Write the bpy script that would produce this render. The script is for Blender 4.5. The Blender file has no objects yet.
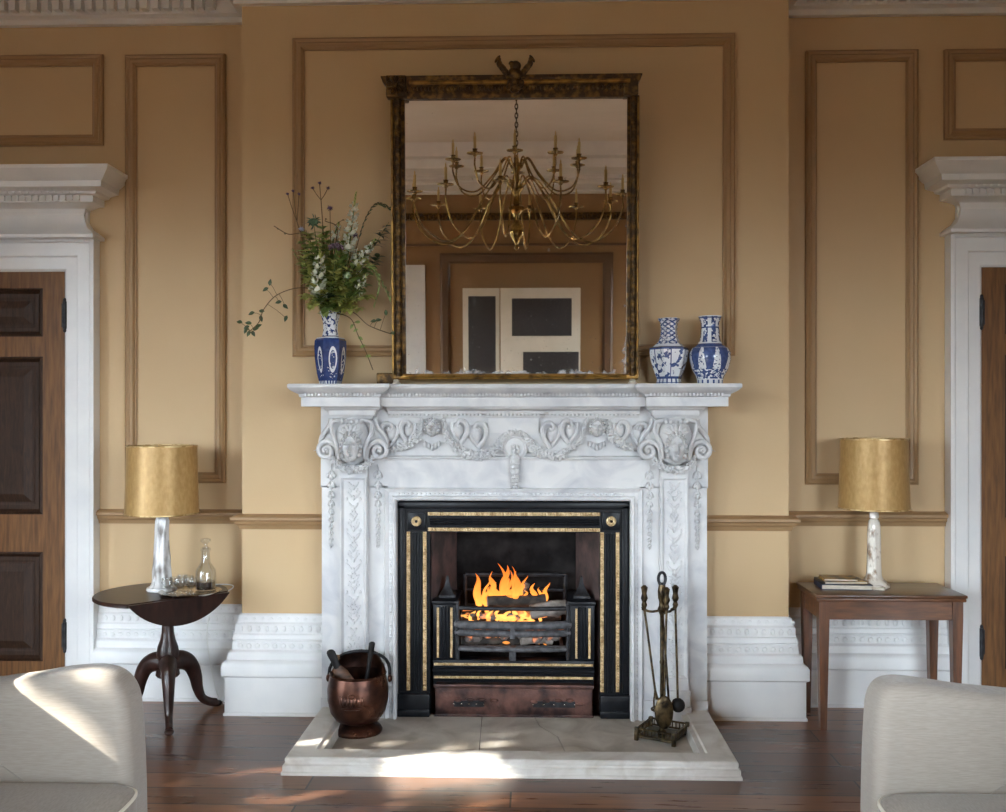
import bpy, bmesh, math, random
from mathutils import Vector, Matrix, noise
R = math.radians
PI = math.pi
scn = bpy.context.scene
COL = scn.collection
rnd = random.Random(7)

# ------------------------------------------------------------------ camera
F, CD, CH, CYAW, CX, VH = 975.0, 5.0, 1.55, R(1.8), .093, 415.0
def P(u, v, Y):
    "point of the vertical plane at depth Y (metres) that the photograph shows at u, v"
    t = (u-503)/F
    dx = t*math.cos(CYAW)-math.sin(CYAW); dy = t*math.sin(CYAW)+math.cos(CYAW)
    k = (Y+CD)/dy
    return Vector((CX+dx*k, Y, CH-(v-VH)/F*k))
cam = bpy.data.cameras.new('camera'); camo = bpy.data.objects.new('camera', cam); COL.objects.link(camo)
camo.location = (CX, -CD, CH); camo.rotation_euler = (PI/2, 0, CYAW)
cam.sensor_width = 36; cam.lens = F/1006*36; cam.shift_y = 9/1006; cam.clip_start = .05
scn.camera = camo

# ------------------------------------------------------------------ materials
def srgb(r, g, b):
    f = lambda c: (c/255/12.92) if c/255 <= .04045 else ((c/255+.055)/1.055)**2.4
    return (f(r), f(g), f(b), 1)
def mat(name, c1, rough=.5, metal=0, c2=None, scale=8, detail=4, lo=.35, hi=.65, stretch=(1, 1, 1),
        bump=0, bscale=None, coat=0, spec=.5, sheen=0, trans=0, rough2=None, dist=0):
    m = bpy.data.materials.new(name); m.use_nodes = True
    nt = m.node_tree; N = nt.nodes; L = nt.links; b = N['Principled BSDF']
    b.inputs['Base Color'].default_value = c1
    b.inputs['Roughness'].default_value = rough; b.inputs['Metallic'].default_value = metal
    b.inputs['Coat Weight'].default_value = coat; b.inputs['Coat Roughness'].default_value = .15
    b.inputs['Specular IOR Level'].default_value = spec; b.inputs['Sheen Weight'].default_value = sheen
    b.inputs['Transmission Weight'].default_value = trans
    tc = N.new('ShaderNodeTexCoord'); mp = N.new('ShaderNodeMapping'); mp.inputs['Scale'].default_value = stretch
    L.new(tc.outputs['Object'], mp.inputs['Vector'])
    if c2:
        nz = N.new('ShaderNodeTexNoise'); nz.inputs['Scale'].default_value = scale; nz.inputs['Detail'].default_value = detail
        nz.inputs['Distortion'].default_value = dist
        L.new(mp.outputs['Vector'], nz.inputs['Vector'])
        cr = N.new('ShaderNodeValToRGB'); cr.color_ramp.elements[0].position = lo; cr.color_ramp.elements[1].position = hi
        cr.color_ramp.elements[0].color = c1; cr.color_ramp.elements[1].color = c2
        L.new(nz.outputs['Fac'], cr.inputs['Fac']); L.new(cr.outputs['Color'], b.inputs['Base Color'])
        if rough2 is not None:
            mr = N.new('ShaderNodeMapRange'); mr.inputs['From Min'].default_value = lo; mr.inputs['From Max'].default_value = hi
            mr.inputs['To Min'].default_value = rough; mr.inputs['To Max'].default_value = rough2
            L.new(nz.outputs['Fac'], mr.inputs['Value']); L.new(mr.outputs['Result'], b.inputs['Roughness'])
    if bump:
        n2 = N.new('ShaderNodeTexNoise'); n2.inputs['Scale'].default_value = bscale or scale; n2.inputs['Detail'].default_value = 5
        L.new(mp.outputs['Vector'], n2.inputs['Vector'])
        bp = N.new('ShaderNodeBump'); bp.inputs['Strength'].default_value = bump; bp.inputs['Distance'].default_value = .01
        L.new(n2.outputs['Fac'], bp.inputs['Height']); L.new(bp.outputs['Normal'], b.inputs['Normal'])
    return m

M = {}
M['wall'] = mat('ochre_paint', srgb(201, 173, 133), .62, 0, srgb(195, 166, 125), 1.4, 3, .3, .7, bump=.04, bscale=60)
M['walldark'] = mat('darkened_wall_paint', srgb(150, 116, 76), .62, 0, srgb(142, 108, 69), 1.4, 3, .3, .7, bump=.04, bscale=60)  # wall paint darkened: dimness and weaker bounce are put into its colour
M['moulddark'] = mat('dark_brown_moulding', srgb(104, 78, 54), .5, 0, srgb(96, 70, 47), 3, 3)
M['ashiron'] = mat('ash_coated_iron', (.13, .13, .14, 1), .65, .2, (.045, .045, .05, 1), 30, 6, .35, .65, bump=.3, bscale=60)
M['mould'] = mat('ochre_moulding_paint', srgb(162, 130, 92), .5, 0, srgb(154, 122, 85), 3, 3)
M['white'] = mat('white_gloss_paint', srgb(228, 228, 226), .35, 0, srgb(219, 220, 220), 5, 4, bump=.03, bscale=30)
M['ceil'] = mat('ceiling_white', srgb(222, 216, 206), .8, 0, srgb(214, 208, 197), 2, 3)
M['marble'] = mat('white_marble', srgb(216, 216, 216), .42, 0, srgb(186, 188, 193), 5, 8, .42, .74, dist=1.4, bump=.05, bscale=40)
M['hearth'] = mat('worn_marble', srgb(221, 218, 212), .42, 0, srgb(186, 178, 167), 6, 8, .42, .76, dist=1.2, bump=.08, bscale=30)
M['hearthin'] = mat('sooty_marble', srgb(208, 201, 191), .5, 0, srgb(158, 148, 136), 5, 8, .38, .72, dist=.8, bump=.1, bscale=26)
M['iron'] = mat('black_cast_iron', (.004, .005, .007, 1), .36, 0, (.009, .010, .013, 1), 30, 4, bump=.05, bscale=80, spec=.22)
M['ironold'] = mat('burnt_iron', (.045, .046, .052, 1), .5, .5, (.012, .011, .012, 1), 26, 6, .35, .65, bump=.25, bscale=60)
M['rust'] = mat('rusty_copper_iron', srgb(122, 86, 76), .48, .45, srgb(50, 37, 37), 12, 8, .34, .64, rough2=.35, bump=.25, bscale=50)
M['gilt'] = mat('aged_gilt_bead', srgb(230, 204, 158), .42, .15, srgb(176, 144, 98), 40, 4)
M['fireback'] = mat('sooty_firebrick', (.008, .007, .007, 1), .85, 0, (.035, .031, .03, 1), 7, 6, .4, .75, bump=.3, bscale=30, spec=.1)
M['cheek'] = mat('burnt_cheek', (.06, .045, .042, 1), .85, 0, (.17, .10, .09, 1), 9, 6, .38, .7, bump=.3, bscale=40)
M['frame'] = mat('dark_gilt_frame', srgb(58, 40, 18), .42, .55, srgb(132, 98, 44), 34, 6, .45, .72, bump=.25, bscale=90)
M['framegold'] = mat('worn_gold_band', srgb(158, 118, 54), .36, .6, srgb(74, 52, 22), 22, 6, .42, .7)
M['mahog'] = mat('dark_mahogany', srgb(56, 31, 24), .36, 0, srgb(28, 16, 13), 9, 6, .3, .7, (1, 5, 1), coat=.15, spec=.4)
M['oakt'] = mat('brown_mahogany', srgb(122, 79, 50), .35, 0, srgb(70, 43, 28), 7, 6, .3, .7, (1.2, 6, 8), coat=.25)
M['oakleg'] = mat('mahogany_leg', srgb(116, 74, 47), .35, 0, srgb(68, 42, 28), 7, 6, .3, .7, (7, 7, .9), coat=.25)
M['oaktop'] = mat('table_top_mahogany', srgb(104, 70, 47), .3, 0, srgb(66, 43, 29), 7, 6, .3, .7, (1.2, 8, 6), coat=.3)
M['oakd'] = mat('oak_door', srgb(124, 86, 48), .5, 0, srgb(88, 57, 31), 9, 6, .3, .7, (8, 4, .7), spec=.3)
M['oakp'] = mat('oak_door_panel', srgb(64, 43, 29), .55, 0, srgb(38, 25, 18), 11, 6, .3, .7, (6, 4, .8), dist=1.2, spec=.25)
M['shade'] = mat('gold_silk_shade', srgb(190, 156, 102), .40, .25, srgb(172, 136, 82), 60, 3, .3, .7, (1, 1, .5), bump=.03, bscale=120)
M['shadetrim'] = mat('shade_metal_trim', srgb(214, 190, 142), .35, .6, srgb(176, 144, 92), 30, 2, .45, .55)
M['crackle'] = mat('silvered_crackle_glass', srgb(228, 228, 228), .3, .05, srgb(120, 112, 106), 16, 7, .52, .68, (1, 1, .35), coat=.5, bump=.35, bscale=26)
M['crackleg'] = mat('mottled_cream_glass', srgb(228, 220, 208), .3, .05, srgb(132, 104, 76), 30, 7, .48, .64, (1, 1, .6), coat=.5, bump=.35, bscale=40)
M['silver'] = mat('silver_plate', srgb(215, 210, 200), .18, 1, srgb(180, 172, 158), 14, 4)
M['brass'] = mat('aged_brass', srgb(150, 118, 62), .3, 1, srgb(84, 62, 34), 18, 5, .35, .7)
M['brassdk'] = mat('dark_antique_brass', srgb(104, 88, 62), .36, .85, srgb(34, 29, 23), 30, 5, .35, .66, bump=.1, bscale=60)
M['chbrass'] = mat('chandelier_brass', srgb(206, 176, 112), .2, 1, srgb(132, 106, 62), 14, 4, .35, .65)
M['candle'] = mat('cream_candle_tube', srgb(214, 190, 128), .5)
M['copper'] = mat('tarnished_copper', srgb(112, 76, 62), .26, .9, srgb(48, 34, 32), 9, 7, .36, .66, rough2=.42, bump=.14, bscale=40)
M['blackwood'] = mat('black_handle', (.010, .009, .009, 1), .5, spec=.25)
M['brownwood'] = mat('worn_brown_wood', srgb(108, 72, 48), .5, 0, srgb(58, 38, 28), 14, 5, stretch=(1, 1, 4))
M['bristle'] = mat('bristle', srgb(150, 120, 86), .9, 0, srgb(90, 66, 44), 60, 3)
M['bark'] = mat('charred_bark', (.02, .017, .015, 1), .9, 0, (.10, .075, .06, 1), 22, 6, .4, .75, bump=.5, bscale=40)
M['ash'] = mat('ash_grey_wood', (.33, .29, .26, 1), .9, 0, (.10, .085, .075, 1), 18, 6, .4, .7, bump=.4, bscale=30)
M['cream'] = mat('off_white_screen', srgb(222, 212, 194), .55, 0, srgb(212, 202, 184), 4, 3)
M['slate'] = mat('dark_screen_panel', (.022, .018, .019, 1), .6, 0, (.034, .028, .028, 1), 60, 4)
M['stem'] = mat('plant_stem', srgb(84, 104, 46), .6)
M['twig'] = mat('brown_twig', srgb(92, 74, 44), .7)
M['leaf'] = mat('green_leaf', srgb(148, 168, 88), .5, 0, srgb(102, 128, 60), 30, 3)
M['leafl'] = mat('yellow_green_leaf', srgb(200, 200, 120), .5, 0, srgb(160, 172, 88), 30, 3)
M['leafd'] = mat('dark_leaf', srgb(62, 82, 42), .45, 0, srgb(42, 60, 32), 30, 3)
M['petal'] = mat('white_petal', srgb(242, 242, 232), .6, 0, srgb(222, 228, 208), 40, 2)
M['purple'] = mat('purple_petal', srgb(98, 72, 112), .6, 0, srgb(60, 40, 72), 60, 2)
M['mauve'] = mat('mauve_flower', srgb(134, 112, 132), .6, 0, srgb(92, 74, 88), 60, 2)
M['bluep'] = mat('pale_blue_petal', srgb(170, 178, 205), .6)
M['thistle'] = mat('thistle_green', srgb(98, 128, 98), .6, 0, srgb(60, 88, 66), 70, 2)
M['pale'] = mat('pale_green_head', srgb(196, 214, 180), .6, 0, srgb(140, 170, 120), 80, 2)
M['bookblue'] = mat('navy_book_cloth', srgb(26, 38, 70), .45, 0, srgb(18, 26, 50), 12, 3)
M['bookdark'] = mat('dark_magazine_cover', srgb(50, 46, 40), .3, 0, srgb(176, 140, 60), 18, 4, .52, .66)
M['bookgold'] = mat('ochre_cover', srgb(150, 112, 44), .35, 0, srgb(60, 50, 34), 24, 4, .48, .6)
M['pages'] = mat('page_edges', srgb(216, 208, 192), .7, 0, srgb(190, 180, 160), 60, 2, stretch=(1, 1, 20))
M['cord'] = mat('white_flex', srgb(220, 220, 215), .5)

def linen(name, ca, cb):
    m = mat(name, ca, .85, 0, cb, 26, 5, .3, .7, (1.2, 1.2, 26), sheen=.3, bump=.12, bscale=90)
    return m
M['linen'] = linen('grey_linen', srgb(163, 154, 143), srgb(144, 135, 125))
M['seat'] = mat('grey_linen_seat', srgb(152, 142, 130), .85, 0, srgb(133, 124, 113), 30, 5, .3, .7, (8, 1.5, 1.2), sheen=.2, bump=.12, bscale=90)
M['piping'] = mat('pale_piping', srgb(226, 220, 206), .8)

def floor_mat():
    m = mat('polished_floorboards', srgb(92, 55, 36), .25, 0, coat=.12)
    nt = m.node_tree; N = nt.nodes; L = nt.links; b = N['Principled BSDF']
    tc = N.new('ShaderNodeTexCoord')
    br = N.new('ShaderNodeTexBrick'); br.offset = .37; br.inputs['Scale'].default_value = 1
    br.inputs['Brick Width'].default_value = 2.3; br.inputs['Row Height'].default_value = .165
    br.inputs['Mortar Size'].default_value = .0045; br.inputs['Mortar Smooth'].default_value = .2; br.inputs['Bias'].default_value = 0
    br.inputs['Color1'].default_value = srgb(134, 93, 66); br.inputs['Color2'].default_value = srgb(88, 57, 40)
    br.inputs['Mortar'].default_value = srgb(22, 13, 9)
    L.new(tc.outputs['Object'], br.inputs['Vector'])
    mp = N.new('ShaderNodeMapping'); mp.inputs['Scale'].default_value = (1.2, 14, 1); L.new(tc.outputs['Object'], mp.inputs['Vector'])
    nz = N.new('ShaderNodeTexNoise'); nz.inputs['Scale'].default_value = 3; nz.inputs['Detail'].default_value = 7
    L.new(mp.outputs['Vector'], nz.inputs['Vector'])
    mx = N.new('ShaderNodeMix'); mx.data_type = 'RGBA'; mx.blend_type = 'MULTIPLY'; mx.inputs[0].default_value = .75
    cr = N.new('ShaderNodeValToRGB'); cr.color_ramp.elements[0].position = .3; cr.color_ramp.elements[0].color = (.5, .45, .42, 1)
    cr.color_ramp.elements[1].position = .7; cr.color_ramp.elements[1].color = (1.15, 1.1, 1.05, 1)
    L.new(nz.outputs['Fac'], cr.inputs['Fac']); L.new(br.outputs['Color'], mx.inputs[6]); L.new(cr.outputs['Color'], mx.inputs[7])
    L.new(mx.outputs[2], b.inputs['Base Color'])
    mr = N.new('ShaderNodeMapRange'); mr.inputs['To Min'].default_value = .20; mr.inputs['To Max'].default_value = .40
    L.new(nz.outputs['Fac'], mr.inputs['Value']); L.new(mr.outputs['Result'], b.inputs['Roughness'])
    bp = N.new('ShaderNodeBump'); bp.inputs['Strength'].default_value = .25; bp.inputs['Distance'].default_value = .004; bp.invert = True
    L.new(br.outputs['Fac'], bp.inputs['Height']); L.new(bp.outputs['Normal'], b.inputs['Normal'])
    return m
M['floor'] = floor_mat()

def mirror_mat():
    m = bpy.data.materials.new('old_mirror_glass'); m.use_nodes = True
    nt = m.node_tree; N = nt.nodes; L = nt.links; b = N['Principled BSDF']
    b.inputs['Metallic'].default_value = 1; b.inputs['Roughness'].default_value = .012
    b.inputs['Base Color'].default_value = (.72, .70, .66, 1)
    tc = N.new('ShaderNodeTexCoord')
    sep = N.new('ShaderNodeSeparateXYZ'); L.new(tc.outputs['Object'], sep.inputs[0])
    nz = N.new('ShaderNodeTexNoise'); nz.inputs['Scale'].default_value = 26; nz.inputs['Detail'].default_value = 8
    L.new(tc.outputs['Object'], nz.inputs['Vector'])
    # foxing: worn silvering close to the bottom and the lower right edge, and fine specks
    def mr(src, a, bb, lo, hi):
        n = N.new('ShaderNodeMapRange'); n.inputs['From Min'].default_value = a; n.inputs['From Max'].default_value = bb
        n.inputs['To Min'].default_value = lo; n.inputs['To Max'].default_value = hi; L.new(src, n.inputs['Value']); return n.outputs['Result']
    def mth(op, a, c):
        n = N.new('ShaderNodeMath'); n.operation = op
        for i, s in enumerate((a, c)):
            if isinstance(s, (int, float)): n.inputs[i].default_value = s
            else: L.new(s, n.inputs[i])
        return n.outputs[0]
    zb = mr(sep.outputs['Z'], 1.762, 1.80, .27, 0)
    xr = mth('MULTIPLY', mr(sep.outputs['X'], .50, .565, 0, .36), mr(sep.outputs['Z'], 1.8, 2.5, 1, .15))
    w = mth('ADD', mth('MAXIMUM', zb, xr), nz.outputs['Fac'])
    fac = mr(w, .70, .90, 0, .8)
    vo = N.new('ShaderNodeTexNoise'); vo.inputs['Scale'].default_value = 120; vo.inputs['Detail'].default_value = 2
    L.new(tc.outputs['Object'], vo.inputs['Vector'])
    sp = mth('MULTIPLY', mr(vo.outputs['Fac'], .70, .76, 0, .5), mr(sep.outputs['Z'], 1.75, 2.5, 1, 0))
    fac = mth('MAXIMUM', fac, sp)
    df = N.new('ShaderNodeBsdfDiffuse'); df.inputs['Color'].default_value = srgb(196, 194, 194)
    mx = N.new('ShaderNodeMixShader'); L.new(fac, mx.inputs[0]); L.new(b.outputs[0], mx.inputs[1]); L.new(df.outputs[0], mx.inputs[2])
    L.new(mx.outputs[0], N['Material Output'].inputs['Surface'])
    return m
M['mirror'] = mirror_mat()

def glass_mat(name, tint=(.95, .97, .97, 1), gl=.10):
    m = bpy.data.materials.new(name); m.use_nodes = True
    nt = m.node_tree; N = nt.nodes; L = nt.links; N.remove(N['Principled BSDF'])
    t = N.new('ShaderNodeBsdfTransparent'); t.inputs['Color'].default_value = tint
    g = N.new('ShaderNodeBsdfGlossy'); g.inputs['Roughness'].default_value = .04
    lw = N.new('ShaderNodeLayerWeight'); lw.inputs['Blend'].default_value = .35
    mr = N.new('ShaderNodeMapRange'); mr.inputs['To Min'].default_value = gl; mr.inputs['To Max'].default_value = .55
    L.new(lw.outputs['Facing'], mr.inputs['Value'])
    mx = N.new('ShaderNodeMixShader'); L.new(mr.outputs['Result'], mx.inputs[0]); L.new(t.outputs[0], mx.inputs[1]); L.new(g.outputs[0], mx.inputs[2])
    L.new(mx.outputs[0], N['Material Output'].inputs['Surface'])
    return m
M['pane'] = glass_mat('window_pane', (.97, .98, .98, 1), .03)
M['crystal'] = glass_mat('cut_glass', (.97, .98, .98, 1), .06)
M['wine'] = mat('dark_wine', (.012, .003, .004, 1), .08, coat=.6)

def emit_mat(name, z0, z1, c0, c1, s0, s1, fade=True):
    m = bpy.data.materials.new(name); m.use_nodes = True
    nt = m.node_tree; N = nt.nodes; L = nt.links; N.remove(N['Principled BSDF'])
    tc = N.new('ShaderNodeTexCoord'); sep = N.new('ShaderNodeSeparateXYZ'); L.new(tc.outputs['Object'], sep.inputs[0])
    nz = N.new('ShaderNodeTexNoise'); nz.inputs['Scale'].default_value = 22; L.new(tc.outputs['Object'], nz.inputs['Vector'])
    ad = N.new('ShaderNodeMath'); ad.operation = 'MULTIPLY_ADD'; ad.inputs[1].default_value = .10; L.new(nz.outputs['Fac'], ad.inputs[0]); L.new(sep.outputs['Z'], ad.inputs[2])
    mr = N.new('ShaderNodeMapRange'); mr.inputs['From Min'].default_value = z0+.05; mr.inputs['From Max'].default_value = z1+.05; L.new(ad.outputs[0], mr.inputs['Value'])
    cr = N.new('ShaderNodeValToRGB'); cr.color_ramp.elements[0].color = c0; cr.color_ramp.elements[1].color = c1; L.new(mr.outputs['Result'], cr.inputs['Fac'])
    st = N.new('ShaderNodeMapRange'); st.inputs['To Min'].default_value = s0; st.inputs['To Max'].default_value = s1; L.new(mr.outputs['Result'], st.inputs['Value'])
    e = N.new('ShaderNodeEmission'); L.new(cr.outputs['Color'], e.inputs['Color']); L.new(st.outputs['Result'], e.inputs['Strength'])
    t = N.new('ShaderNodeBsdfTransparent'); lw = N.new('ShaderNodeLayerWeight'); lw.inputs['Blend'].default_value = .45
    f = N.new('ShaderNodeMapRange'); f.inputs['To Min'].default_value = .25 if fade else 0; f.inputs['To Max'].default_value = .95 if fade else 0
    L.new(lw.outputs['Facing'], f.inputs['Value'])
    mx = N.new('ShaderNodeMixShader'); L.new(f.outputs['Result'], mx.inputs[0]); L.new(e.outputs[0], mx.inputs[1]); L.new(t.outputs[0], mx.inputs[2])
    L.new(mx.outputs[0], N['Material Output'].inputs['Surface'])
    return m
M['flame'] = emit_mat('flame', .50, .80, (1, .40, .07, 1), (1, .16, .015, 1), 2.6, 1.1)
M['flamelow'] = emit_mat('flame_low', .36, .52, (1, .36, .07, 1), (1, .42, .10, 1), 1.6, 2.4)

def ember_mat():
    m = mat('ember', (.16, .14, .13, 1), .9)
    nt = m.node_tree; N = nt.nodes; L = nt.links; b = N['Principled BSDF']
    tc = N.new('ShaderNodeTexCoord'); nz = N.new('ShaderNodeTexNoise'); nz.inputs['Scale'].default_value = 16; nz.inputs['Detail'].default_value = 4
    L.new(tc.outputs['Object'], nz.inputs['Vector'])
    cr = N.new('ShaderNodeValToRGB'); cr.color_ramp.elements[0].position = .5; cr.color_ramp.elements[1].position = .62
    cr.color_ramp.elements[0].color = (0, 0, 0, 1); cr.color_ramp.elements[1].color = (1, .28, .06, 1)
    L.new(nz.outputs['Fac'], cr.inputs['Fac']); L.new(cr.outputs['Color'], b.inputs['Emission Color']); b.inputs['Emission Strength'].default_value = 1.2
    return m
M['ember'] = ember_mat()

def porcelain(name, base_blue, cx, cy, kind):
    "blue painted white porcelain; patterns are in object space round the vase axis"
    m = bpy.data.materials.new(name); m.use_nodes = True
    nt = m.node_tree; N = nt.nodes; L = nt.links; b = N['Principled BSDF']
    b.inputs['Roughness'].default_value = .12; b.inputs['Coat Weight'].default_value = .4
    white = srgb(222, 227, 234); blue = srgb(60, 84, 142) if kind == 'medallion' else srgb(92, 114, 166); dk = srgb(20, 36, 82)
    tc = N.new('ShaderNodeTexCoord'); sep = N.new('ShaderNodeSeparateXYZ'); L.new(tc.outputs['Object'], sep.inputs[0])
    def mth(op, a, c=0.0):
        n = N.new('ShaderNodeMath'); n.operation = op
        for i, s in enumerate((a, c)):
            if isinstance(s, (int, float)): n.inputs[i].default_value = s
            else: L.new(s, n.inputs[i])
        return n.outputs[0]
    x = mth('SUBTRACT', sep.outputs['X'], cx); y = mth('SUBTRACT', sep.outputs['Y'], cy); z = mth('SUBTRACT', sep.outputs['Z'], 1.70)
    ang = mth('ARCTAN2', x, mth('MULTIPLY', y, -1))
    def band(v, lo, hi):
        return mth('MULTIPLY', mth('GREATER_THAN', v, lo), mth('LESS_THAN', v, hi))
    def OR(a, c): return mth('MAXIMUM', a, c)
    def noi(scale, thr, d=3):
        n = N.new('ShaderNodeTexNoise'); n.inputs['Scale'].default_value = scale; n.inputs['Detail'].default_value = d
        L.new(tc.outputs['Object'], n.inputs['Vector']); return mth('GREATER_THAN', n.outputs['Fac'], thr)
    def wav(v, k, thr): return mth('GREATER_THAN', mth('SINE', mth('MULTIPLY', v, k)), thr)
    NOT = lambda a: mth('SUBTRACT', 1, a)
    if kind == 'medallion':
        s = mth('MODULO', mth('ADD', ang, 12*PI/3+.15), PI/3); s = mth('SUBTRACT', s, PI/6)
        e = mth('SQRT', mth('ADD', mth('POWER', mth('DIVIDE', s, .30), 2), mth('POWER', mth('DIVIDE', mth('SUBTRACT', z, .128), .066), 2)))
        ring = band(e, .72, 1.0); inner = mth('MULTIPLY', mth('LESS_THAN', e, .70), noi(70, .56))
        leaf = mth('MULTIPLY', band(e, 1.0, 1.5), mth('MULTIPLY', noi(95, .60), mth('LESS_THAN', z, .09)))
        w = OR(OR(ring, inner), leaf)
        w = OR(w, band(z, .236, .246))
        neck = mth('MULTIPLY', mth('GREATER_THAN', z, .250), NOT(noi(60, .55)))
        w = OR(w, neck)
        w = OR(w, mth('MULTIPLY', mth('LESS_THAN', z, .022), wav(ang, 24, 0)))
        fac = NOT(w)
    elif kind == 'panels':
        s = mth('MODULO', mth('ADD', ang, 12*PI/3+.05), PI/3); edge = mth('LESS_THAN', s, .07)
        flowers = noi(38, .565, 4); body = OR(edge, flowers)
        body = mth('MULTIPLY', body, band(z, .035, .185))
        bands = OR(OR(band(z, .030, .042), band(z, .176, .190)), band(z, .009, .013))
        cells = mth('MULTIPLY', mth('GREATER_THAN', z, .204), mth('MULTIPLY', OR(wav(mth('ADD', ang, mth('MULTIPLY', z, 40)), 7, .35), wav(mth('SUBTRACT', ang, mth('MULTIPLY', z, 40)), 7, .35)), noi(110, .42)))
        cells = mth('MULTIPLY', cells, mth('LESS_THAN', z, .332))
        foot = mth('MULTIPLY', mth('LESS_THAN', z, .03), wav(ang, 16, .55))
        fac = OR(OR(OR(body, bands), cells), foot)
    else:
        arch = mth('GREATER_THAN', mth('SINE', mth('MULTIPLY', ang, 8)), mth('MULTIPLY', mth('SUBTRACT', z, .105), 11.0))
        up = mth('MULTIPLY', band(z, .075, .185), OR(NOT(arch), noi(95, .58)))
        low = mth('MULTIPLY', band(z, .03, .078), NOT(noi(75, .52)))
        collar = OR(band(z, .186, .205), OR(band(z, .283, .290), band(z, .332, .338)))
        neck = mth('MULTIPLY', mth('GREATER_THAN', z, .212), mth('MULTIPLY', wav(ang, 7, -.25), noi(70, .45)))
        neck = mth('MULTIPLY', neck, mth('LESS_THAN', z, .34))
        foot = mth('MULTIPLY', mth('LESS_THAN', z, .025), wav(ang, 14, .5))
        fac = OR(OR(OR(up, low), OR(collar, neck)), foot)
    n = N.new('ShaderNodeTexNoise'); n.inputs['Scale'].default_value = 45; L.new(tc.outputs['Object'], n.inputs['Vector'])
    bl = N.new('ShaderNodeMix'); bl.data_type = 'RGBA'; L.new(n.outputs['Fac'], bl.inputs[0]); bl.inputs[6].default_value = dk; bl.inputs[7].default_value = blue
    mx = N.new('ShaderNodeMix'); mx.data_type = 'RGBA'; L.new(fac, mx.inputs[0]); mx.inputs[6].default_value = white; L.new(bl.outputs[2], mx.inputs[7])
    L.new(mx.outputs[2], b.inputs['Base Color'])
    return m

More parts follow.
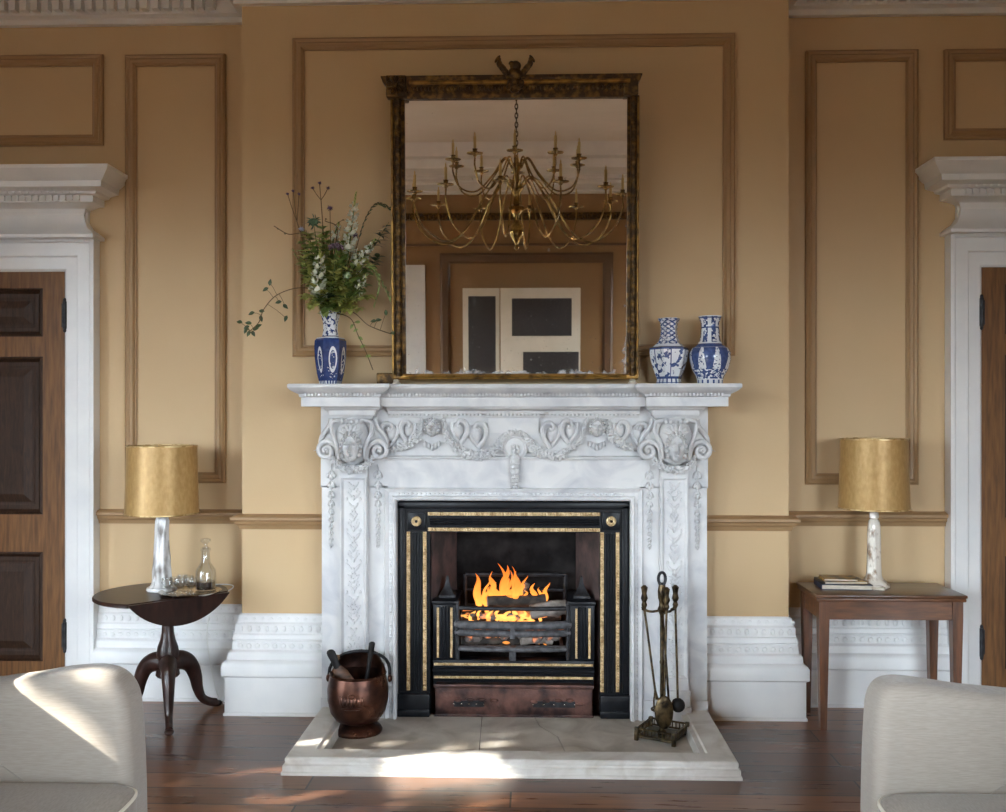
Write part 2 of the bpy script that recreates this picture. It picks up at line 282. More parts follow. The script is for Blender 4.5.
# ------------------------------------------------------------------ mesh builder
class MB:
    def __init__(s): s.v = []; s.f = []; s.m = []; s.xf = None
    def add(s, vs, fs, m=0):
        k = len(s.v)
        s.v += [(s.xf @ Vector(p)) if s.xf else Vector(p) for p in vs]
        s.f += [tuple(i+k for i in f) for f in fs]; s.m += [m]*len(fs)
    def box(s, x0, x1, y0, y1, z0, z1, m=0, bev=0, seg=2):
        if bev <= 0:
            vs = [(x, y, z) for x in (x0, x1) for y in (y0, y1) for z in (z0, z1)]
            s.add(vs, [(0, 1, 3, 2), (4, 6, 7, 5), (0, 4, 5, 1), (2, 3, 7, 6), (0, 2, 6, 4), (1, 5, 7, 3)], m); return s
        bm = bmesh.new(); bmesh.ops.create_cube(bm, size=1)
        for q in bm.verts: q.co = Vector(((x0+x1)/2+q.co.x*(x1-x0), (y0+y1)/2+q.co.y*(y1-y0), (z0+z1)/2+q.co.z*(z1-z0)))
        bmesh.ops.bevel(bm, geom=list(bm.edges), offset=bev, segments=seg, profile=.5, affect='EDGES')
        bm.verts.index_update()
        s.add([q.co.copy() for q in bm.verts], [[q.index for q in f.verts] for f in bm.faces], m); bm.free(); return s
    def lathe(s, prof, c=(0, 0, 0), n=24, m=0, rot=0, fl=None, a0=0, a1=2*PI):
        full = abs(a1-a0-2*PI) < 1e-6; cols = n if full else n+1
        vs = []
        for r, z in prof:
            for i in range(cols):
                a = a0+(a1-a0)*i/n+rot
                rr = r*(fl(a, z) if fl else 1)
                vs.append((c[0]+rr*math.cos(a), c[1]+rr*math.sin(a), c[2]+z))
        fs = []
        for j in range(len(prof)-1):
            for i in range(n):
                i2 = (i+1) % cols
                fs.append((j*cols+i, j*cols+i2, (j+1)*cols+i2, (j+1)*cols+i))
        if full:
            if prof[0][0] > 1e-4: fs.append(tuple(reversed(range(cols))))
            if prof[-1][0] > 1e-4: fs.append(tuple((len(prof)-1)*cols+i for i in range(cols)))
        s.add(vs, fs, m); return s
    def tube(s, pts, r, n=8, m=0, closed=False, flat=1, ref=None):
        pts = [Vector(p) for p in pts]; L = len(pts)
        rs = r if isinstance(r, (list, tuple)) else [r]*L
        vs = []; prev = None
        for i, p in enumerate(pts):
            a = pts[(i-1) % L] if (closed or i > 0) else p; b = pts[(i+1) % L] if (closed or i < L-1) else p
            t = (b-a).normalized()
            if prev is None:
                u = Vector(ref) if ref else (Vector((0, 0, 1)) if abs(t.z) < .9 else Vector((1, 0, 0)))
            else: u = prev
            u = (u-t*u.dot(t)).normalized(); prev = u; w = t.cross(u)
            for k in range(n):
                an = 2*PI*k/n
                vs.append(p+u*math.cos(an)*rs[i]+w*math.sin(an)*rs[i]*flat)
        fs = []
        for i in range(L if closed else L-1):
            j = (i+1) % L
            for k in range(n):
                k2 = (k+1) % n
                fs.append((i*n+k, i*n+k2, j*n+k2, j*n+k))
        if not closed:
            fs.append(tuple(reversed(range(n)))); fs.append(tuple((L-1)*n+k for k in range(n)))
        s.add(vs, fs, m); return s
    def sweep(s, path, prof, N, closed=False, m=0, pc=True):
        path = [Vector(p) for p in path]; N = Vector(N); L = len(path); K = len(prof)
        vs = []
        for i, p in enumerate(path):
            d0 = (p-path[i-1]).normalized() if (closed or i > 0) else None
            d1 = (path[(i+1) % L]-p).normalized() if (closed or i < L-1) else None
            if d0 is None: d0 = d1
            if d1 is None: d1 = d0
            s0 = d0.cross(N); s1 = d1.cross(N); mt = (s0+s1); mt = mt/max(.1, (1+s0.dot(s1)))
            for a, b in prof: vs.append(p+mt*a+N*b)
        fs = []
        for i in range(L if closed else L-1):
            j = (i+1) % L
            for k in range(K if pc else K-1):
                k2 = (k+1) % K
                fs.append((i*K+k, j*K+k, j*K+k2, i*K+k2))
        if not closed and pc:
            fs.append(tuple(range(K))); fs.append(tuple((L-1)*K+k for k in reversed(range(K))))
        s.add(vs, fs, m); return s
    def ell(s, c, r, nu=10, nv=6, m=0, rot=None):
        c = Vector(c); vs = []
        for j in range(nv+1):
            th = PI*j/nv
            for i in range(nu):
                a = 2*PI*i/nu
                p = Vector((r[0]*math.sin(th)*math.cos(a), r[1]*math.sin(th)*math.sin(a), r[2]*math.cos(th)))
                if rot: p = rot @ p
                vs.append(c+p)
        fs = [(j*nu+i, (j+1)*nu+i, (j+1)*nu+(i+1) % nu, j*nu+(i+1) % nu) for j in range(nv) for i in range(nu)]
        s.add(vs, fs, m); return s
    def pillow(s, out, y0, y1, r, steps=5, m=0, axis='Y'):
        "outline in XZ (or YZ) extruded along Y (or X) with rounded rims"
        L = len(out); vs = []
        A = sum(out[i][0]*out[(i+1) % L][1]-out[(i+1) % L][0]*out[i][1] for i in range(L)); sg = 1 if A > 0 else -1
        nr = []
        for i in range(L):
            a = Vector(out[i-1]); p = Vector(out[i]); b = Vector(out[(i+1) % L])
            t0 = (p-a).normalized(); t1 = (b-p).normalized()
            n0 = Vector((t0.y, -t0.x))*sg; n1 = Vector((t1.y, -t1.x))*sg
            q = (n0+n1)/max(.4, 1+n0.dot(n1)); nr.append(q)
        lv = [(y0+r*(1-math.sin(PI/2*k/steps)), r*(1-math.cos(PI/2*k/steps))) for k in range(steps+1)]
        lv = [(y0+r*(1-math.cos(PI/2*k/steps)), r*(1-math.sin(PI/2*k/steps))) for k in range(steps+1)]
        lv = lv+[(y0+y1-y, o) for y, o in reversed(lv)]
        for y, o in lv:
            for i in range(L):
                q = Vector(out[i])-nr[i]*o
                vs.append((q.x, y, q.y) if axis == 'Y' else (y, q.x, q.y))
        fs = [(j*L+i, j*L+(i+1) % L, (j+1)*L+(i+1) % L, (j+1)*L+i) for j in range(len(lv)-1) for i in range(L)]
        fs.append(tuple(range(L))); fs.append(tuple((len(lv)-1)*L+i for i in reversed(range(L))))
        s.add(vs, fs, m); return s
    def leaf(s, base, d, up, ln, wd, bend=.25, m=0, n=4):
        base = Vector(base); d = Vector(d).normalized(); up = Vector(up); w = d.cross(up)
        if w.length < 1e-3: w = Vector((1, 0, 0))
        w.normalize(); u = w.cross(d)
        vs = [base]; fs = []
        for i in range(1, n):
            t = i/n; ww = wd*.5*math.sin(PI*t**.8); c = base+d*ln*t-u*(bend*ln*t*t)
            vs += [c-w*ww+u*ww*.3, c, c+w*ww+u*ww*.3]
        vs.append(base+d*ln-u*bend*ln)
        fs += [(0, 2, 1), (0, 3, 2)]
        for i in range(n-2):
            k = 1+3*i; fs += [(k, k+1, k+4, k+3), (k+1, k+2, k+5, k+4)]
        k = 1+3*(n-2); e = len(vs)-1; fs += [(k, k+1, e), (k+1, k+2, e)]
        s.add(vs, fs, m); return s
    def build(s, name, mats, parent=None, smooth=True, ang=38):
        me = bpy.data.meshes.new(name); me.from_pydata([tuple(p) for p in s.v], [], s.f)
        bm = bmesh.new(); bm.from_mesh(me); bmesh.ops.recalc_face_normals(bm, faces=list(bm.faces)); bm.to_mesh(me); bm.free()
        mats = mats if isinstance(mats, (list, tuple)) else [mats]
        for q in mats: me.materials.append(M[q] if isinstance(q, str) else q)
        if len(me.polygons) == len(s.m): me.polygons.foreach_set('material_index', s.m)
        if smooth:
            me.polygons.foreach_set('use_smooth', [True]*len(me.polygons)); me.set_sharp_from_angle(angle=R(ang))
        me.update()
        o = bpy.data.objects.new(name, me); COL.objects.link(o)
        if parent: adopt(o, parent)
        return o
def wm(o):
    m = Matrix.Translation(o.location)
    return m
def adopt(o, parent):
    o.parent = parent
    o.matrix_parent_inverse = Matrix.Translation(-Vector(parent.get('_loc', (0, 0, 0))))
def tag(o, label, cat, group=None, kind=None):
    o['label'] = label; o['category'] = cat
    if group: o['group'] = group
    if kind: o['kind'] = kind
    return o
def thing(name, label, cat, loc=(0, 0, 0), group=None):
    o = bpy.data.objects.new(name, None); COL.objects.link(o); o.location = loc; o['_loc'] = tuple(loc); o.empty_display_size = .05
    return tag(o, label, cat, group)
def struct(o, label=None):
    o['kind'] = 'structure'
    if label: o['label'] = label
    return o
def bez(p, n=10):
    "smooth Catmull-Rom curve through the points"
    p = [Vector(q) for q in p]; out = []
    for i in range(len(p)-1):
        a = p[i-1] if i else p[0]*2-p[1]; b = p[i]; c = p[i+1]; d = p[i+2] if i+2 < len(p) else p[-1]*2-p[-2]
        for k in range(n):
            t = k/n
            out.append(.5*((2*b)+(c-a)*t+(2*a-5*b+4*c-d)*t*t+(3*b-a-3*c+d)*t**3))
    out.append(p[-1]); return out
Z = Vector((0, 0, 1))

# ------------------------------------------------------------------ the room
YB, YW = .05, .29            # face of the chimney breast, face of the alcove walls
XB, XC = 1.402, 1.430        # right and left edge of the breast
XS, YF, HC = 3.9, -7.7, 4.25 # side walls, far wall behind the camera, ceiling
b = MB(); b.box(-XS-.2, XS+.2, YF-.2, YW+.6, -.12, 0); struct(b.build('floor', 'floor'))
b = MB(); b.box(-XS-.2, XS+.2, YF-.2, YW+.6, HC, HC+.12); struct(b.build('ceiling', 'ceil'))
b = MB(); b.box(-XS-.2, -XC, YW, YW+.15, 0, HC); struct(b.build('wall_back_left', 'wall'))
b = MB(); b.box(XB, XS+.2, YW, YW+.15, 0, HC); struct(b.build('wall_back_right', 'wall'))
OX, OZ = .60, 1.17           # hole for the fire
b = MB(); b.box(-XC, -OX, YB, .62, 0, HC); b.box(OX, XB, YB, .62, 0, HC); b.box(-OX, OX, YB, .62, OZ, HC); b.box(-OX, OX, .56, .62, 0, OZ)
struct(b.build('wall_chimney_breast', 'wall'))
WIN = {'left': [(-3.35, -1.95, 3.0), (-6.3, -4.5, 2.86)], 'right': [(-6.5, -4.9, 2.86)], 'front': [(-3.55, -2.25, 2.86), (2.15, 3.55, 2.86)]}
WZ0 = .40
nw = 0
for side in ('left', 'right', 'front'):
    sx = {'left': -1, 'right': 1, 'front': 0}[side]
    def W(q, o, z):          # q along the wall, o metres outwards from its inner face
        return Vector((sx*(XS+o), q, z)) if sx else Vector((q, YF-o, z))
    def wbox(b, q0, q1, o0, o1, z0, z1):
        p, q = W(q0, o0, z0), W(q1, o1, z1); b.box(min(p.x, q.x), max(p.x, q.x), min(p.y, q.y), max(p.y, q.y), z0, z1)
    b = MB(); ys = [YF-.2 if sx else -XS-.2]
    for y0, y1, WZ1 in sorted(WIN[side]): ys += [y0, y1]
    ys.append(YW+.6 if sx else XS+.2)
    for i in range(0, len(ys), 2): wbox(b, ys[i], ys[i+1], 0, .3, 0, HC)
    for y0, y1, WZ1 in WIN[side]: wbox(b, y0, y1, 0, .3, 0, WZ0); wbox(b, y0, y1, 0, .3, WZ1, HC)
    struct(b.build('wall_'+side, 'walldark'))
    for y0, y1, WZ1 in WIN[side]:
        nw += 1
        w = bpy.data.objects.new('window_%d' % nw, None); COL.objects.link(w); w['kind'] = 'structure'
        w.location = W((y0+y1)/2, 0, WZ0); w['_loc'] = tuple(w.location)
        b = MB()
        for ya, yb_ in ((y0, y0+.05), (y1-.05, y1)): wbox(b, ya, yb_, .09, .15, WZ0, WZ1)
        for za in (WZ0, (WZ0+WZ1)/2-.025, WZ1-.05): wbox(b, y0+.05, y1-.05, .09, .15, za, za+.05)
        for k in (1, 2): yy = y0+(y1-y0)*k/3; wbox(b, yy-.012, yy+.012, .108, .132, WZ0+.05, WZ1-.05)
        for zz in (1.17, 2.40): wbox(b, y0+.05, y1-.05, .108, .132, zz-.012, zz+.012)
        b.build('window_frame', 'white', w)
        b = MB(); wbox(b, y0+.05, y1-.05, .117, .123, WZ0+.05, WZ1-.05); b.build('window_pane', 'pane', w)
        b = MB()
        for (qa, qb, za, zb) in ((y0-.15, y0, WZ0-.1, WZ1+.15), (y1, y1+.15, WZ0-.1, WZ1+.15), (y0, y1, WZ1, WZ1+.15), (y0, y1, WZ0-.1, WZ0)):
            wbox(b, qa, qb, -.05, 0, za, zb); wbox(b, qa+.03, qb-.03, -.07, -.05, za+.0, zb)
        b.build('window_architrave', 'white', w)
        L = bpy.data.lights.new('sky_portal', 'AREA'); L.shape = 'RECTANGLE'; L.size = y1-y0; L.size_y = WZ1-WZ0; L.cycles.is_portal = True
        lo = bpy.data.objects.new('sky_portal', L); COL.objects.link(lo); lo.location = W((y0+y1)/2, .34, (WZ0+WZ1)/2)
        lo.rotation_euler = (Vector((-sx, 0, 0)) if sx else Vector((0, 1, 0))).to_track_quat('-Z', 'Z').to_euler()
# unseen tree added outside the first left window: leaf gaps shape the sun patches
tree = thing('added_shade_tree', 'unseen leafy tree added outside the left window to dapple the sun', 'tree', (-6.2, -3.4, 0))
b = MB(); b.tube([(-6.2, -3.4, 0), (-6.15, -3.4, 1.5), (-6.2, -3.3, 3.2), (-6.25, -3.4, 4.6)], [.16, .13, .10, .05], 12); b.build('trunk', 'bark', tree)
tq = random.Random(5); b = MB(); SD = Vector((1, .46, -.71))
GAPS = [(-2.52, 2.62, .10, .14), (-2.40, 2.47, .22, .10), (-2.58, 2.75, .07, .08), (-3.12, 2.18, .20, .23), (-2.98, 2.32, .12, .10), (-2.08, 1.97, .05, .13), (-2.48, 2.2, .05, .12), (-2.7, 2.35, .04, .1), (-2.2, 2.58, .03, .07), (-2.28, 2.70, .035, .07), (-2.36, 2.82, .035, .07)]
for i in range(3400):
    y = tq.uniform(-3.6, -1.7); z = tq.uniform(.4, 3.3)      # where its shade falls on the window
    if any(((y-g[0])/g[2])**2+((z-g[1])/g[3])**2 < 1 for g in GAPS): continue
    t_ = tq.uniform(1.7, 2.5); c = Vector((-XS, y, z))-SD*t_
    d = Vector((tq.gauss(0, 1), tq.gauss(0, 1), tq.gauss(0, 1))).normalized()
    b.leaf(c-d*.05, d, (SD+Vector((tq.gauss(0, .4), tq.gauss(0, .4), tq.gauss(0, .4)))).normalized(), .11, .085, .2, n=3)
fo_ = b.build('leaves', 'leaf', tree); fo_['kind'] = 'stuff'

# cornice round the room (breaks forward round the breast)
nt_ = 0
def trim(mb, m, ang=30):
    global nt_
    nt_ += 1
    return struct(mb.build('trim_%d' % nt_, m, ang=ang))
corn = [(0, HC), (0, 3.685), (.035, 3.685), (.035, 3.715), (.07, 3.722), (.07, 3.80), (.13, 3.83), (.13, 3.86), (.26, 3.88), (.26, 3.97), (.36, 4.06), (.36, 4.10), (.46, HC)]
b = MB()
xs, ye = XS, YF
b.sweep([(-xs, YW, 0), (-XC, YW, 0), (-XC, YB, 0), (XB, YB, 0), (XB, YW, 0), (xs, YW, 0), (xs, ye, 0), (-xs, ye, 0)], corn, (0, 0, 1), True, pc=False)
x = -3.8
def dentils(b, xa, xb, y):
    n = int((xb-xa)/.06)
    for i in range(n): b.box(xa+i*.06, xa+i*.06+.036, y-.115, y-.065, 3.735, 3.79)
dentils(b, -3.7, -XC-.12, YW); dentils(b, -XC-.05, XB+.05, YB); dentils(b, XB+.14, 3.7, YW)
trim(b, 'white')
# dado rail
dado = [(0, .955), (.012, .955), (.018, .975), (.03, .985), (.034, .998), (.048, 1.005), (.048, 1.018), (.034, 1.028), (0, 1.034)]
for pts in ([(-2.295, YW, 0), (-XC-.005, YW, 0)], [(-XC, YW, 0), (-XC, YB, 0), (-.975, YB, 0)], [(.965, YB, 0), (XB, YB, 0), (XB, YW, 0)], [(XB+.005, YW, 0), (2.295, YW, 0)]):
    b = MB(); b.sweep([Vector(p) for p in pts], dado, (0, 0, 1)); trim(b, 'mould')
# wall panel mouldings
pm = [(0, 0), (0, .022), (.010, .030), (.022, .024), (.030, .030), (.044, .026), (.054, .012), (.060, .012), (.060, 0)]
def panel(x0, x1, z0, z1, y):
    b = MB(); b.sweep([(x0, y, z1), (x1, y, z1), (x1, y, z0), (x0, y, z0)], pm, (0, -1, 0), True); return trim(b, 'mould')
panel(-1.160, 1.125, 1.853, 3.508, YB)
panel(-2.143, -1.590, 1.178, 3.522, YW)
panel(1.552, 2.145, 1.178, 3.502, YW)
panel(-3.45, -2.268, 3.03, 3.527, YW)
panel(2.285, 3.45, 3.02, 3.500, YW)

# tall carved skirting
sk = [(0, 0), (.076, 0), (.076, .012), (.070, .018), (.070, .196), (.084, .206), (.084, .262), (.076, .276), (.060, .286), (.056, .322), (.040, .334), (.040, .374), (.034, .382), (.040, .388), (.036, .41), (.028, .416), (.028, .462), (.018, .472), (.014, .505), (.006, .515), (0, .515)]
def skirting(name, pts, wall_runs):
    b = MB(); b.sweep(pts, sk, (0, 0, 1))
    for xa, xb, y in wall_runs:
        n = int((xb-xa)/.043)
        for i in range(n):
            xx = xa+(i+.5)*(xb-xa)/n
            b.ell((xx, y-.040, .354), (.015, .008, .014), 8, 4)
            b.ell((xx, y-.028, .440), (.013, .007, .017), 8, 4)
            b.ell((xx+.02, y-.014, .488), (.012, .006, .010), 8, 4)
    return struct(b.build(name, 'white', ang=30))
skirting('baseboard_left', [(-2.295, YW, 0), (-XC, YW, 0)], [(-2.27, -XC-.1, YW)])
skirting('baseboard_breast_left', [(-XC, YW, 0), (-XC, YB, 0), (-.975, YB, 0)], [(-XC-.02, -1.0, YB)])
skirting('baseboard_breast_right', [(.965, YB, 0), (XB, YB, 0), (XB, YW, 0)], [(.985, XB+.02, YB)])
skirting('baseboard_right', [(XB, YW, 0), (2.295, YW, 0)], [(XB+.1, 2.27, YW)])
# reflected wall: brown frieze with a dark dentil band, panel moulding, white architrave strips
b = MB(); b.box(-3.88, 3.88, YF, YF+.035, 3.36, 3.45)
for i in range(128): b.box(-3.85+i*.06, -3.85+i*.06+.034, YF+.03, YF+.06, 3.37, 3.43)
trim(b, 'frame')
b = MB(); b.box(-1.62, -1.29, YF, YF+.06, 0, 2.80); b.box(-1.60, -1.35, YF+.06, YF+.07, 0, 2.80); trim(b, 'white')
b = MB(); b.box(-3.88, 3.88, YF, YF+.03, 3.04, 3.07); trim(b, 'moulddark')
b = MB(); pm2 = [(0, 0), (0, .03), (.03, .05), (.10, .04), (.13, .015), (.13, 0)]
b.sweep([(1.10, YF, 2.95), (-1.10, YF, 2.95), (-1.10, YF, 1.1), (1.10, YF, 1.1)], pm2, (0, 1, 0), True); trim(b, 'moulddark')

# doors
def door(idx, sx):
    d = bpy.data.objects.new('door_%d' % idx, None); COL.objects.link(d); d['kind'] = 'structure'; d.location = (sx*2.95, YW, 0); d['_loc'] = tuple(d.location)
    X = lambda q: sx*q
    def bx(b, a, c, y0, y1, z0, z1, bev=0): b.box(min(X(a), X(c)), max(X(a), X(c)), y0, y1, z0, z1, 0, bev)
    a0, a1, zt = 2.470, 3.42, 2.335
    leaf = MB()
    y0 = YW-.03
    bx(leaf, a0, a0+.125, y0, YW-.001, 0, zt); bx(leaf, a1-.125, a1, y0, YW-.001, 0, zt)
    rails = [(0, .20), (.80, 1.005), (1.87, 1.98), (2.245, zt)]
    for z0, z1 in rails: bx(leaf, a0+.125, a1-.125, y0, YW-.001, z0, z1)
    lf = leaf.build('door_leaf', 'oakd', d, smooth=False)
    for z0, z1 in ((.20, .80), (1.005, 1.87), (1.98, 2.245)):
        p = MB(); xa, xb = sorted((X(a0+.125), X(a1-.125)))
        pr = [(0, .028), (.012, .034), (.02, .022), (.03, .012), (.05, .012), (.06, .010)]
        p.sweep([(xa, YW, z1), (xb, YW, z1), (xb, YW, z0), (xa, YW, z0)], pr, (0, -1, 0), True, pc=False)
        p.box(xa+.058, xb-.058, YW-.012, YW-.002, z0+.058, z1-.058)
        pr2 = [(.07, .012), (.08, .022), (.085, .022)]
        p.sweep([(xa, YW, z1), (xb, YW, z1), (xb, YW, z0), (xa, YW, z0)], [(.068, .012), (.11, .024), (.115, .024)], (0, -1, 0), True, pc=False)
        p.box(xa+.114, xb-.114, YW-.024, YW-.01, z0+.114, z1-.114)
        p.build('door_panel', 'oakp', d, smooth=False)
    ar = MB()
    prof = [(0, 0), (0, .034), (.012, .044), (.075, .050), (.082, .062), (.150, .066), (.158, .078), (.178, .078), (.178, 0)]
    pa = [(X(a0), YW, 0), (X(a0), YW, zt), (X(a1), YW, zt), (X(a1), YW, 0)]
    if sx < 0: ar.sweep(pa, prof, (0, -1, 0))
    else: ar.sweep(pa[::-1], prof, (0, -1, 0))
    ar.build('architrave', 'white', d, ang=25)
    en = MB()
    ex0, ex1 = 2.366, 3.55
    ep = [(.05, 2.512), (.088, 2.512), (.090, 2.528), (.070, 2.545), (.030, 2.572), (.006, 2.61), (-.004, 2.65), (.012, 2.68), (.055, 2.695), (.088, 2.70), (.088, 2.735), (.114, 2.74), (.121, 2.752), (.166, 2.765), (.171, 2.795), (.181, 2.80), (.216, 2.835), (.228, 2.85), (.228, 2.868), (.0, 2.885)]
    ep = [(a+.012, z-.008) for a, z in ep]
    yf = YW-.04
    p_ = [(X(ex0), YW+.0, 0), (X(ex0), yf, 0), (X(ex1), yf, 0), (X(ex1), YW, 0)]
    if sx > 0: en.sweep(p_, ep, (0, 0, 1), pc=False)
    else: en.sweep(p_[::-1], ep, (0, 0, 1), pc=False)
    en.box(min(X(ex0-.02), X(ex1+.02)), max(X(ex0-.02), X(ex1+.02)), YW-.03, YW-.002, 2.5, 2.87)
    n = 34
    for i in range(n):
        q = ex0-.03+i*.037
        bx(en, q, q+.02, yf-.115, yf-.09, 2.698, 2.727); bx(en, q+.006, q+.016, yf-.136, yf-.116, 2.733, 2.744)
    en.build('door_entablature', 'white', d, ang=25)
    for hz in (.27, 2.02):
        h = MB(); h.tube([(X(a0-.004), YW-.045, hz), (X(a0-.004), YW-.045, hz+.15)], .011, 10); h.ell((X(a0-.004), YW-.045, hz+.158), (.009, .009, .012)); h.ell((X(a0-.004), YW-.045, hz-.008), (.009, .009, .012))
        h.box(X(a0-.004)-.02, X(a0-.004)+.02, YW-.04, YW-.03, hz+.01, hz+.14)
        h.build('door_hinge', 'ironold', d)
door(1, -1); door(2, 1)

# ------------------------------------------------------------------ carved helpers (marble)
def blob_garland(b, path, r0, r1, seed=1, dens=1.0):
    "carved flowers and leaves strung along a curve"
    q = random.Random(seed); pts = bez(path, 14)
    b.tube(pts, [(r0+(r1-r0)*math.sin(PI*i/(len(pts)-1)))*.55 for i in range(len(pts))], 8)
    step = 0
    for i in range(0, len(pts)):
        w = r0+(r1-r0)*math.sin(PI*i/(len(pts)-1))
        for k in range(max(1, int(3*dens))):
            o = Vector((q.uniform(-.95, .95), q.uniform(-1.3, -.2), q.uniform(-.95, .95)))*w
            s = w*q.uniform(.26, .44)
            b.ell(pts[i]+o, (s*q.uniform(.8, 1.3), s*.8, s*q.uniform(.7, 1.1)), 7, 4)
def spiral(c, r, turns, start, n=40, cw=1, yv=0):
    out = []
    for i in range(n+1):
        t = i/n; a = start+cw*turns*2*PI*t; rr = r*(1-t*.85)
        out.append(Vector((c[0]+rr*math.cos(a), c[1]-yv*t, c[2]+rr*math.sin(a))))
    return out
def mask(b, c, w, h, dpt, hair=True):
    "a carved classical face in relief"
    c = Vector(c); nu, nv = 26, 30; vs = []
    for j in range(nv+1):
        t = -1+2*j/nv
        for i in range(nu+1):
            s = -1+2*i/nu
            wide = math.sqrt(max(0, 1-t*t))*(1.0 if t > 0 else 1-.22*t*t)
            x = s*wide*w; z = t*h
            y = dpt*math.sqrt(max(0, 1-s*s*.95))*math.sqrt(max(.0, 1-t*t*.9))
            g = lambda sx, tz, a, bb: math.exp(-((s-sx)/a)**2-((t-tz)/bb)**2)
            y += dpt*(.55*g(0, -.08, .11, .24)+.36*g(0, -.22, .19, .09)-.50*g(.34, .12, .20, .13)-.50*g(-.34, .12, .20, .13)
                      + .24*g(.34, .1, .1, .06)+.24*g(-.34, .1, .1, .06)+.20*g(.3, .3, .3, .07)+.20*g(-.3, .3, .3, .07)
                      + .24*g(0, -.47, .22, .05)+.22*g(0, -.61, .17, .05)-.26*g(0, -.535, .26, .03)+.34*g(0, -.82, .22, .12)-.2*g(0, -.7, .3, .04)+.1*g(.5, -.25, .2, .25)+.1*g(-.5, -.25, .2, .25))
            vs.append(c+Vector((x, -y, z)))
    fs = [(j*(nu+1)+i, j*(nu+1)+i+1, (j+1)*(nu+1)+i+1, (j+1)*(nu+1)+i) for j in range(nv) for i in range(nu)]
    b.add(vs, fs)
    if hair:
        for k in range(13):
            a = -.35*PI/2+(PI+.35*PI)*k/12
            b.ell(c+Vector((math.cos(a)*w*1.05, -dpt*.35, math.sin(a)*h*1.02)), (w*.24, dpt*.5, h*.17), 8, 5)
        for k in range(9):
            a = PI*(.1+.8*k/8)
            b.ell(c+Vector((math.cos(a)*w*.85, -dpt*.6, math.sin(a)*h*.86)), (w*.17, dpt*.4, h*.14), 8, 5)

# ------------------------------------------------------------------ marble chimneypiece
HZ, HS = .074, .020          # top of the raised kerb, top of the slabs inside it
fp = thing('marble_chimneypiece', 'white carved marble chimneypiece with mask capitals and festoons around the fire', 'fireplace', (0, -.05, HS))
YS, YP, YQ = -.09, -.125, -.05   # back slab face, pilaster face, iron insert face
def sx_(u, Y): return P(u, 400, Y).x
# shelf: moulded, breaking forward over the two pilasters
b = MB(); yC, yE = -.198, -.256
pth = [(-1.046, YB), (-1.046, yE), (-.66, yE), (-.66, yC), (.64, yC), (.64, yE), (1.034, yE), (1.034, YB)]
sp = [(-.08, 1.592), (0, 1.592), (0, 1.637), (.008, 1.640), (.010, 1.652), (.026, 1.660), (.040, 1.668), (.052, 1.680), (.055, 1.684), (.055, 1.698), (.050, 1.702), (-.08, 1.702)]
b.sweep([(x, y, 0) for x, y in pth], sp, (0, 0, 1), pc=True)
b.box(-1.03, 1.01, yC+.06, YB, 1.593, 1.702)
b.box(-1.03, -.67, yE+.06, YB, 1.593, 1.702); b.box(.65, 1.01, yE+.06, YB, 1.593, 1.702)
for (xa, xb, y) in ((-1.03, -.67, yE), (-.63, .61, yC), (.65, 1.01, yE)):
    n = int((xb-xa)/.017)
    for i in range(n):
        xx = xa+(i+.5)*(xb-xa)/n; b.box(xx-.0045, xx+.0045, y-.022, y-.006, 1.641, 1.656)
b.build('mantel_shelf', 'marble', fp, ang=28)
# frieze and its bed mould
b = MB()
XL, XR = -.985, .965
b.box(XL, XR, YS, YB, 1.184, 1.593)
bed = [(0, 1.535), (.012, 1.535), (.018, 1.55), (.03, 1.556), (.034, 1.57), (.062, 1.58), (.07, 1.593), (0, 1.593)]
b.sweep([(-.64, YS, 0), (-.135, YS, 0), (-.135, YS-.022, 0), (.117, YS-.022, 0), (.117, YS, 0), (.62, YS, 0)], bed, (0, 0, 1))
b.box(-.135, .117, YS-.022, YS, 1.46, 1.55)
n = 64
for i in range(n):
    xx = -.63+(i+.5)*1.24/n
    yy = YS-(.022 if -.14 < xx < .122 else 0)
    b.box(xx-.005, xx+.005, yy-.03, yy-.008, 1.546, 1.556)
b.sweep([(-.655, YS, 0), (.635, YS, 0)], [(0, 1.318), (.012, 1.318), (.014, 1.328), (.024, 1.332), (.024, 1.340), (0, 1.346)], (0, 0, 1))
b.sweep([(-.655, YS, 0), (.635, YS, 0)], [(0, 1.262), (.010, 1.262), (.010, 1.318), (0, 1.318)], (0, 0, 1))
b.build('frieze', 'marble', fp, ang=28)
